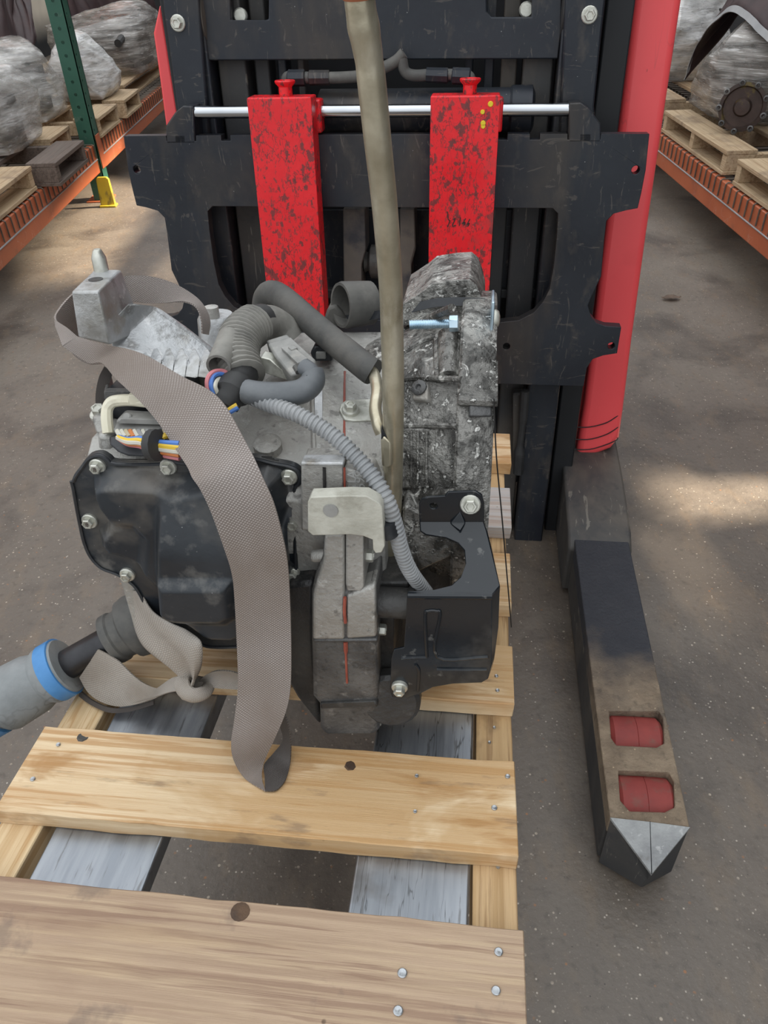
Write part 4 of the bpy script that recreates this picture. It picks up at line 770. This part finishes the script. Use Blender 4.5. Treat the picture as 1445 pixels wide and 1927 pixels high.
# ================================================================== STRAP
st = thing('webbing_strap', 'grey brown flat webbing strap looped over the gearbox pan and knotted below it', 'strap', (-.25, .5, TOPC))
Rr = [(146, 634, .600), (196, 648, .600), (235, 656, .605), (279, 671, .595), (340, 707, .575), (387, 730, .562), (412, 749, .553), (434, 779, .54), (467, 840, .522), (480, 865, .512), (494, 897, .503), (515, 945, .494), (532, 1008, .490), (541, 1056, .490), (545, 1111, .490), (548, 1208, .489), (547, 1291, .482), (538, 1339, .476), (518, 1387, .472), (496, 1435, .470), (493, 1465, .467), (499, 1487, .466)]
Ll = [(118, 652, .590), (166, 683, .590), (192, 684, .590), (218, 713, .58), (260, 752, .562), (290, 785, .552), (312, 815, .541), (326, 838, .532), (352, 878, .510), (362, 900, .497), (377, 921, .492), (398, 965, .490), (425, 1040, .490), (436, 1077, .490), (441, 1118, .490), (446, 1215, .489), (448, 1291, .482), (441, 1355, .473), (435, 1398, .466), (440, 1432, .460), (462, 1466, .459), (499, 1489, .461)]
def PS(x, y, b):
    p = P(x, y, b); return p if p.z > TOPC+.003 else PC(x, y, TOPC+.003)
obj('strap_band', ribbon([PS(*q) for q in Ll], [PS(*q) for q in Rr], .0016, 10, 5), 'strap_weave', st)
# end loop lying on the board
l1 = [PS(499, 1489, .461), PS(520, 1487, .466), PS(537, 1468, .473), PS(546, 1435, .480), PS(547, 1395, .486), PS(541, 1358, .490), PS(530, 1330, .495)]
l2 = [PS(499, 1487, .462), PS(498, 1462, .470), PS(497, 1440, .478), PS(515, 1417, .486), PS(533, 1392, .492), PS(526, 1362, .497), PS(518, 1335, .50)]
obj('strap_loop', ribbon(l1, l2, .0016, 6, 6), 'strap_dark', st)
# fold at the left and the bight behind the mount block
obj('strap_fold', ribbon([P(*q) for q in [(146, 634, .600), (128, 618, .605), (104, 600, .62), (112, 580, .64), (133, 556, .66), (150, 545, .68)]], [P(*q) for q in [(118, 652, .590), (112, 634, .600), (105, 612, .615), (118, 620, .64), (140, 630, .66), (160, 640, .68)]], .0016, 8, 6), 'strap_weave', st)
obj('strap_lower_fold', ribbon([P(*q) for q in [(108, 616, .612), (128, 640, .603), (150, 652, .60), (196, 680, .595)]], [P(*q) for q in [(106, 612, .612), (132, 660, .598), (162, 684, .592), (193, 684, .590)]], .0016, 6, 6), 'strap_weave', st)
obj('strap_bight', ribbon([P(*q) for q in [(222, 525, .72), (240, 519, .73), (282, 520, .74), (325, 532, .745), (365, 556, .745), (386, 580, .74), (395, 605, .735), (392, 630, .73)]], [P(*q) for q in [(228, 570, .71), (250, 568, .72), (283, 571, .73), (315, 570, .735), (345, 568, .735), (368, 577, .73), (378, 600, .725), (380, 628, .72)]], .0016, 8, 6), 'strap_weave', st)
obj('strap_tail', ribbon([P(*q) for q in [(196, 690, .62), (186, 710, .62), (180, 740, .615), (180, 772, .61)]], [P(*q) for q in [(212, 700, .625), (205, 725, .622), (200, 750, .617), (197, 775, .612)]], .0016, 5, 5), 'strap_dark', st)
# knotted part below the pan: gathered, knot, two ends
g1 = [(240, 1094, .585), (243, 1130, .58), (252, 1180, .57), (268, 1215, .56), (300, 1243, .55), (335, 1268, .54), (360, 1288, .535)]
g2 = [(262, 1112, .55), (286, 1150, .535), (320, 1172, .522), (352, 1186, .512), (378, 1210, .498), (380, 1250, .505), (367, 1284, .522)]
gl, gr = cr([P(*q) for q in g1], 8), cr([P(*q) for q in g2], 8); m = MB(); k = len(gl); nw = 16; vs = []; uvs = []
for i in range(k):
    t = i/(k-1)
    for j in range(nw+1):
        u = j/nw; p = gl[i].lerp(gr[i], u); p = p+V((0, -.006*t*sin(u*pi*3)-.006*sin(u*pi), .003*t*sin(u*pi*5))); vs.append(p); uvs.append((u*.05, t*.14))
m.add(vs, [(i*(nw+1)+j, i*(nw+1)+j+1, (i+1)*(nw+1)+j+1, (i+1)*(nw+1)+j) for i in range(k-1) for j in range(nw)]); m.uv = uvs
o = obj('gathered_strap', m, 'strap_pale', st); md = o.modifiers.new('thick', 'SOLIDIFY'); md.thickness = .0016
kn = [(342, 1262, .532), (345, 1300, .522), (368, 1312, .518), (388, 1298, .524), (384, 1278, .53)]
obj('knot', ribbon([P(x, y, b) for x, y, b in [(352, 1270, .535), (330, 1285, .528), (338, 1308, .518), (362, 1320, .512), (388, 1312, .516), (400, 1294, .526)]], [P(x, y, b) for x, y, b in [(368, 1285, .528), (356, 1278, .522), (358, 1290, .512), (368, 1296, .508), (382, 1292, .512), (388, 1284, .524)]], .002, 8, 6, .006), 'strap_pale', st)
obj('knot_core', lathe(P(366, 1296, .53), (1, 0, .2), [(-.018, .004), (-.012, .011), (0, .014), (.012, .011), (.018, .004)], 14), 'strap_pale', st)
obj('strap_end', ribbon([P(*q) for q in [(370, 1288, .53), (388, 1270, .525), (408, 1262, .522), (435, 1263, .522), (462, 1272, .522)]], [P(*q) for q in [(372, 1292, .528), (388, 1290, .522), (408, 1294, .52), (435, 1296, .52), (462, 1298, .52)]], .002, 8, 6, .004), 'strap_pale', st)
obj('strap_end', ribbon([P(*q) for q in [(345, 1272, .535), (325, 1276, .542), (300, 1293, .545), (275, 1310, .545), (230, 1322, .545)]], [P(*q) for q in [(340, 1300, .522), (318, 1303, .53), (292, 1312, .535), (265, 1320, .537), (225, 1330, .54)]], .0018, 6, 6), 'strap_pale', st)
obj('lower_loop', ribbon([P(*q) for q in [(330, 1292, .54), (300, 1296, .545), (272, 1286, .55), (248, 1268, .555), (226, 1246, .56), (205, 1232, .565), (185, 1222, .57)]][::-1], [P(*q) for q in [(310, 1302, .535), (285, 1316, .535), (255, 1326, .537), (222, 1329, .54), (190, 1320, .545), (166, 1302, .552), (150, 1275, .56)]][::-1], .0018, 10, 6), 'strap_pale', st)
obj('lower_loop', ribbon([P(*q) for q in [(152, 1300, .565), (175, 1318, .55), (210, 1332, .54), (250, 1330, .54), (290, 1318, .54)]], [P(*q) for q in [(150, 1310, .562), (172, 1326, .548), (208, 1341, .537), (250, 1338, .537), (290, 1326, .537)]], .0025, 4, 6), 'strap_dark', st)

# ================================================================== DRIVE SHAFT
ds = thing('drive_shaft', 'short black drive shaft stub with a grey rubber boot and blue band', 'drive shaft', (-.40, .57, TOPC))
A0, A1 = P(252, 1180, .60), P(-40, 1345, .53)
dax = (A1-A0).normalized(); Lq = (A1-A0).length
def at_(px): 
    best = min(range(400), key=lambda i: abs(CX_proj(A0+dax*(Lq*i/399))-px)); return Lq*best/399
def CX_proj(t): w = t2w(t)-CAM; return CX+F*w.dot(RR)/w.dot(FWD)
t1, t2, t3, t4, t5 = at_(232), at_(208), at_(122), at_(108), at_(12)
obj('shaft', lathe(A0, dax, [(0, .017), (Lq, .017)], 24), 'shaft_black', ds)
obj('inner_boot', lathe(A0, dax, [(-.02, .034), (-.005, .036), (.004, .034), (.008, .028), (t2-.012, .027), (t2-.010, .029), (t2-.002, .029), (t2, .024), (t2+.002, .0175)], 28), 'rubber', ds)
ob = obj('outer_boot', lathe(A0, dax, [(t3-.004, .018), (t3-.003, .031), (t3+.002, .033), (t4+.012, .033), (t4+.018, .030), (t4+.03, .034), (t5-.02, .035), (t5, .036), (t5+.006, .034), (t5+.008, .03), (Lq, .028)], 32), 'boot_grey', ds)
obj('clamp_band', lathe(A0, dax, [(t4-.010, .0332), (t4-.0095, .0342), (t4+.006, .0342), (t4+.0065, .0332)], 32), 'band_blue', ob); obj('clamp_band', lathe(A0, dax, [(t5+.012, .029), (t5+.0125, .0335), (t5+.05, .0335), (t5+.051, .029)], 32), 'band_blue', ob)

# ================================================================== RACKS
DZ = .265
def rack(s, label, ys, guard):
    X = 1.33
    r = thing('pallet_rack', label, 'rack', (s*X, 4.03, 0), 'W')
    def bx(x0, x1, y0, y1, z0, z1): return box(min(s*x0, s*x1), max(s*x0, s*x1), y0, y1, z0, z1)
    for x in (X, X+1.0):
        bm2 = prism([V((s*x, 1.4, .135)), V((s*x, 1.4, .262)), V((s*(x+.03), 1.4, .262)), V((s*(x+.03), 1.4, .232)), V((s*(x+.05), 1.4, .232)), V((s*(x+.05), 1.4, .135))], [V((s*x, 9.6, .135)), V((s*x, 9.6, .262)), V((s*(x+.03), 9.6, .262)), V((s*(x+.03), 9.6, .232)), V((s*(x+.05), 9.6, .232)), V((s*(x+.05), 9.6, .135))])
        bo = obj('beam', bm2, 'rack_orange', r, .004)
        if x == X: obj('beam_seam', tube([V((s*(x-.001), 1.4, .196)), V((s*(x-.001), 9.6, .196))], .003, 6), 'tarp_hem', bo)
    for x in (X, X+1.0): obj('beam', bx(x, x+.05, 1.4, 9.6, 1.62, 1.74), 'rack_orange', r)
    # wire deck: cross wires that fold over the beam, long wires beneath
    m = MB(); y = 1.5
    while y < 7.0:
        m.merge(tube([V((s*(X+1.0), y, DZ+.0015)), V((s*(X+.002), y, DZ+.0015)), V((s*(X-.004), y, DZ-.004)), V((s*(X-.004), y, DZ-.06))], .0028, 5)); y += .052
    w = obj('wire_deck', m, 'wire_steel', r); w['kind'] = 'stuff'
    for k in range(8): obj('deck_wire', tube([V((s*(X+.07+.11*k), 1.5, DZ-.004)), V((s*(X+.07+.11*k), 7.0, DZ-.004))], .003, 6), 'wire_steel', w)
    for y in ys:
        for x in (X+.002, X+.92):
            x0, x1 = sorted((s*x, s*(x+.075)))
            hs_ = [circ((y-.012, .32+.052*i), .0065, 8) for i in range(24)]
            po_ = obj('upright', plate([(y-.04, .0), (y+.04, .0), (y+.04, 1.62), (y-.04, 1.62)], hs_, lambda u, v, w: V((w, u, v)), s*(x-.012), s*(x-.008)), 'rack_green', r)
            obj('upright_web', plate([(x-.012, 0), (x+.06, 0), (x+.06, 1.62), (x-.012, 1.62)], [circ((x+.026, .32+.052*i), .0075, 8) for i in range(24)], lambda u, v, w: V((s*u, w, v)), y-.04, y-.036), 'rack_green', po_)
            obj('upright_web', plate([(y+.034, 0), (y+.04, 0), (y+.04, 1.62), (y+.034, 1.62)], [], lambda u, v, w: V((w, u, v)), s*(x-.012), s*(x+.06)), 'rack_green', po_)
            obj('foot_plate', box(x0-.02, x1+.02, y-.06, y+.06, 0, .006), 'rack_orange', po_)
            obj('beam_clip', bx(x-.018, x-.013, y-.03, y+.03, .15, .30), 'rack_orange', po_, .002)
    return r
rack(-1, 'orange and green pallet rack holding the wrapped engines and the dark plywood pallet', (4.06, 8.6), True)
rack(1, 'orange pallet rack holding the wrapped part with an uncovered dark gear disc', (6.9,), False)
gp = thing('post_guard', 'yellow steel post guard on the floor at the rack foot', 'guard', (-1.30, 3.96, 0), 'W')
obj('guard_shield', prism([V((-1.335, 3.92, 0)), V((-1.262, 3.92, 0)), V((-1.27, 3.932, .125)), V((-1.28, 3.934, .135)), V((-1.325, 3.934, .135)), V((-1.332, 3.932, .125))], [V((-1.335, 3.945, 0)), V((-1.262, 3.945, 0)), V((-1.27, 3.95, .125)), V((-1.28, 3.95, .135)), V((-1.325, 3.95, .135)), V((-1.332, 3.95, .125))]), 'guard_yellow', gp, .005, 3)
obj('guard_foot', box(-1.338, -1.258, 3.91, 3.955, 0, .01), 'guard_yellow', gp, .003)

def rack_pallet(label, s, x0, y0, y1, depth=.85, mat='rack_wood', h=.088, yaw=0, nstr=2):
    o = thing('rack_pallet', label, 'pallet', (s*x0, (y0+y1)/2, DZ+.004), 'W'); z0 = DZ+.004
    def bx(xa, xb, ya, yb, za, zb): return box(min(s*xa, s*xb), max(s*xa, s*xb), ya, yb, za, zb)
    for i in range(nstr):
        y = y0+.02+(y1-y0-.04)*i/(nstr-1); obj('stringer', bx(x0+.004, x0+depth, y-.019, y+.019, z0+.014, z0+h-.016), mat, o, .002)
    for i in range(4): xa = x0+(depth-.13)*i/3; obj('deck_board', bx(xa, xa+.12, y0-.003*i, y1+.002*i, z0+h-.016, z0+h), mat, o, .002)
    for xa in (x0, x0+depth-.12): obj('bottom_board', bx(xa, xa+.10, y0, y1, z0, z0+.014), mat, o, .002)
    return o
rack_pallet('pale pallet on the green rack, its end board nearest the dark plywood pallet', -1, 1.335, 2.62, 3.24)
rack_pallet('dark plywood topped pallet beside the green rack upright', -1, 1.25, 3.27, 3.66, .85, 'rack_wood_dark')
rack_pallet('stained pallet right behind the green rack upright', -1, 1.315, 4.12, 4.49)
rack_pallet('pallet set back between the dark plywood pallet and the green upright', -1, 1.41, 3.70, 3.98)
rack_pallet('short pale pallet between the green upright and the stacker', -1, 1.30, 4.58, 4.92)
rack_pallet('long pallet under the wrapped engine with a dark pipe', -1, 1.42, 5.05, 6.7, .8)
rack_pallet('pallet under the wrapped part with the dark gear disc', 1, 1.34, 3.10, 3.86, .9, nstr=3)
rack_pallet('pallet under the wrapped bundle with a bare black base', 1, 1.335, 2.1, 2.98, .9, nstr=3)
rack_pallet('pallet under the white wrapped heap behind the red cover', 1, 1.4, 4.1, 5.3, .8)

def blob(c, hs, seed, wr=.02, p=3.0, taper=0):
    """stretch film: hull over jutting points, subdivided and finely creased"""
    rnd = random.Random(seed*31); bm = bmesh.new()
    for i in range(26):
        d = V((rnd.gauss(0, 1), rnd.gauss(0, 1), rnd.gauss(0, 1))).normalized(); r = (abs(d.x)**p+abs(d.y)**p+abs(d.z)**p)**(-1/p)*rnd.uniform(.82, 1.12); q = d*r
        z = q.z*(1+taper*q.y)
        bm.verts.new((q.x*hs[0], q.y*hs[1], max(min(z, 1.15), -1)*hs[2]))
    for sx in (-1, 1):
        for sy in (-1, 1): bm.verts.new((sx*hs[0]*.72, sy*hs[1]*.75, -hs[2]))
    r = bmesh.ops.convex_hull(bm, input=bm.verts); bmesh.ops.delete(bm, geom=list({g for g in r['geom_unused']+r['geom_interior'] if isinstance(g, bmesh.types.BMVert)}), context='VERTS')
    bmesh.ops.triangulate(bm, faces=bm.faces)
    bmesh.ops.subdivide_edges(bm, edges=bm.edges, cuts=2, use_grid_fill=True); bmesh.ops.smooth_vert(bm, verts=bm.verts, factor=.35, use_axis_x=True, use_axis_y=True, use_axis_z=True)
    bmesh.ops.subdivide_edges(bm, edges=bm.edges, cuts=3, use_grid_fill=True)
    bm.normal_update(); s = seed*7.7
    for v in bm.verts:
        q = v.co; k = noise.noise(V((q.x*5+q.y*4, q.y*5-q.z*3, q.z*26))+V((s, 0, 0)))*.4+(1-abs(noise.noise(V((q.x*11, q.y*11, q.z*20))+V((0, s, 0))))*2)*.35+noise.noise(q*40+V((0, 0, s)))*.15
        v.co = q+v.normal*k*wr*.55; v.co.z = max(v.co.z, -hs[2])
    m = MB(); bm.verts.index_update(); m.add([v.co+V(c) for v in bm.verts], [tuple(v.index for v in f.verts) for f in bm.faces]); bm.free(); return m
def engine(c, hs, seed):
    m = MB(); rnd = random.Random(seed)
    m.merge(box(c[0]-hs[0]*.5, c[0]+hs[0]*.5, c[1]-hs[1]*.5, c[1]+hs[1]*.5, c[2]-hs[2]*.98, c[2]+hs[2]*.25))
    for i in range(9):
        o = V((c[0]+rnd.uniform(-.45, .45)*hs[0], c[1]+rnd.uniform(-.45, .45)*hs[1], c[2]+rnd.uniform(-.4, .35)*hs[2])); d = V((rnd.uniform(-1, 1), rnd.uniform(-1, 1), rnd.uniform(-.3, .6)))
        r = rnd.uniform(.12, .3)*min(hs); m.merge(lathe(o, d, [(-r*.9, r*.8), (-r*.8, r), (r*.5, r), (r*.6, r*.7), (r*.9, r*.7)], 12))
    return m
def wrapped(label, c, hs, seed, mat, wr=.02, p=3.0, taper=0, eng='engine_dark'):
    o = thing('wrapped_engine', label, 'engine', (c[0], c[1], c[2]-hs[2]), 'W', )
    obj('engine_block', engine(c, hs, seed), eng, o, .006)
    obj('plastic_wrap', blob(c, hs, seed, wr, p, taper=taper), mat, o, 0, 2, 70)
    return o
PT = DZ+.092
wrapped('beige tinted plastic wrapped engine on the dark plywood pallet', (-1.62, 3.55, PT+.15), (.24, .27, .15), 1, 'wrap_clear', .022)
wrapped('grey plastic wrapped engine seen left of the green upright, on the stained pallet', (-1.72, 4.22, PT+.165), (.26, .24, .165), 2, 'wrap_clear', .022)
wrapped('white plastic wrapped engine right of the green upright', (-1.52, 4.74, PT+.15), (.17, .24, .15), 3, 'wrap_white', .03, 2.4, -.3)
we = wrapped('smoky wrapped engine with a dark pipe sticking up, behind the red side cover', (-1.62, 5.75, PT+.19), (.34, .55, .19), 4, 'wrap_smoky', .03, 2.6)
obj('pipe', tube(cr([wx(222, 82, -1.45), wx(240, 55, -1.45), wx(252, 30, -1.45), wx(262, 10, -1.45)], 5), .022, 10), 'rubber_dark', we)
r1 = wrapped('smoky wrapped gearbox with an uncovered dark gear disc', (1.73, 3.72, PT+.205), (.36, .36, .205), 5, 'wrap_smoky', .03, 2.6)
dc = V((1.475, 3.36, PT+.098)); dn = V((-.45, -.9, .1)).normalized()
gdk = obj('gear_disc', lathe(dc, dn, [(-.12, .075), (0, .088), (.012, .088), (.014, .075), (.004, .07), (.004, .035), (.02, .028), (.022, .01)], 30), 'gear_dark', r1)
for k in range(9):
    a = 2*pi*k/9; u = dn.orthogonal().normalized(); w = dn.cross(u); q = dc+(u*cos(a)+w*sin(a))*.087+dn*.006
    obj('disc_lug', lathe(q, dn, [(-.02, .012), (.012, .012), (.014, .007), (.006, .005)], 10), 'cast_alu_lower', gdk)
wrapped('plastic wrapped bundle with a bare black base beside the gear disc', (1.60, 2.86, PT+.165), (.15, .20, .165), 6, 'wrap_clear', .03, 3.2)
wrapped('white plastic wrapped heap just behind the red stacker cover', (1.68, 4.85, PT+.25), (.27, .42, .25), 7, 'wrap_white', .035, 2.4)
# tarpaulins draped over the loads
def tarp(label, lo, hi, seed, hem=True, n=8):
    o = thing('tarpaulin', label, 'tarpaulin', (lo[0].x, lo[0].y, min(p.z for p in lo)), 'W')
    L, Rr_ = cr(lo, 8), cr(hi, 8); k = len(L); nw = 14; vs = []
    for i in range(k):
        for j in range(nw+1):
            u = j/nw; p = L[i].lerp(Rr_[i], u); f_ = min(1, .12+u*2); p = p+V((noise.noise(V((i*.22, u*2, seed)))*.06*f_, noise.noise(V((i*.25, u*2.5, seed+5)))*.06*f_, sin(pi*u)*.05+noise.noise(V((i*.3, u*3, seed+9)))*.05*u)); vs.append(p)
    m = MB().add(vs, [(i*(nw+1)+j, i*(nw+1)+j+1, (i+1)*(nw+1)+j+1, (i+1)*(nw+1)+j) for i in range(k-1) for j in range(nw)])
    t = obj('sheet', m, 'tarp_brown', o, 0, 2, 80); md = t.modifiers.new('thick', 'SOLIDIFY'); md.thickness = .003
    if hem:
        lo2 = [vs[i*(nw+1)] for i in range(0, k, 2)]; hi2 = [p_+V((.012, 0, .022)) for p_ in lo2]
        off = V((-.004 if lo[0].x > 0 else .004, -.004, 0)); obj('hem', ribbon([p+off for p in lo2], [p+off for p in hi2], .003, 3, 3), 'tarp_hem', o)
    return o
lo = [wx(x, y, 1.50) for x, y in ((1288, 150), (1300, 112), (1318, 74), (1348, 38), (1375, 22), (1402, 36), (1430, 64), (1470, 96))]
tarp('brown plastic sheet with a pale hem over the gear disc gearbox', lo, [V((p.x+.42, p.y+.22, p.z+.34)) for p in lo], 3)
lo = [wx(x, y, -1.85) for x, y in ((-30, 75), (0, 85), (25, 100), (45, 112), (60, 92), (70, 70))]
tarp('dark brown plastic sheet above the beige wrapped engine', lo, [V((p.x-.3, p.y+.9, p.z+.35)) for p in lo], 8, False)
lo = [wx(x, y, -1.9) for x, y in ((150, 78), (170, 70), (195, 80), (215, 62), (250, 50), (285, 40), (310, 46))]
tarp('dark brown plastic sheet behind the green rack uprights', lo, [V((p.x-.2, p.y+.15, p.z+.45)) for p in lo], 12, False)
# dead leaf on the floor
lf = wz(1262, 564, 0); m = MB(); vs = []
for i in range(7):
    for j in range(5):
        u, v = i/6-.5, j/4-.5; w = .7*cos(u*pi)+.05; vs.append((lf.x+u*.07, lf.y+v*.045*w, .004+.018*abs(v)*w+.012*abs(u)*abs(sin(u*9))))
m.add(vs, [(i*5+j, i*5+j+1, (i+1)*5+j+1, (i+1)*5+j) for i in range(6) for j in range(4)])
o = obj('dead_leaf', m, 'leaf', None, 0, 2, 60, base=(lf.x, lf.y, 0)); md = o.modifiers.new('thick', 'SOLIDIFY'); md.thickness = .0012
tag(o, 'curled dark leaf scrap on the concrete by the red cover', 'leaf')
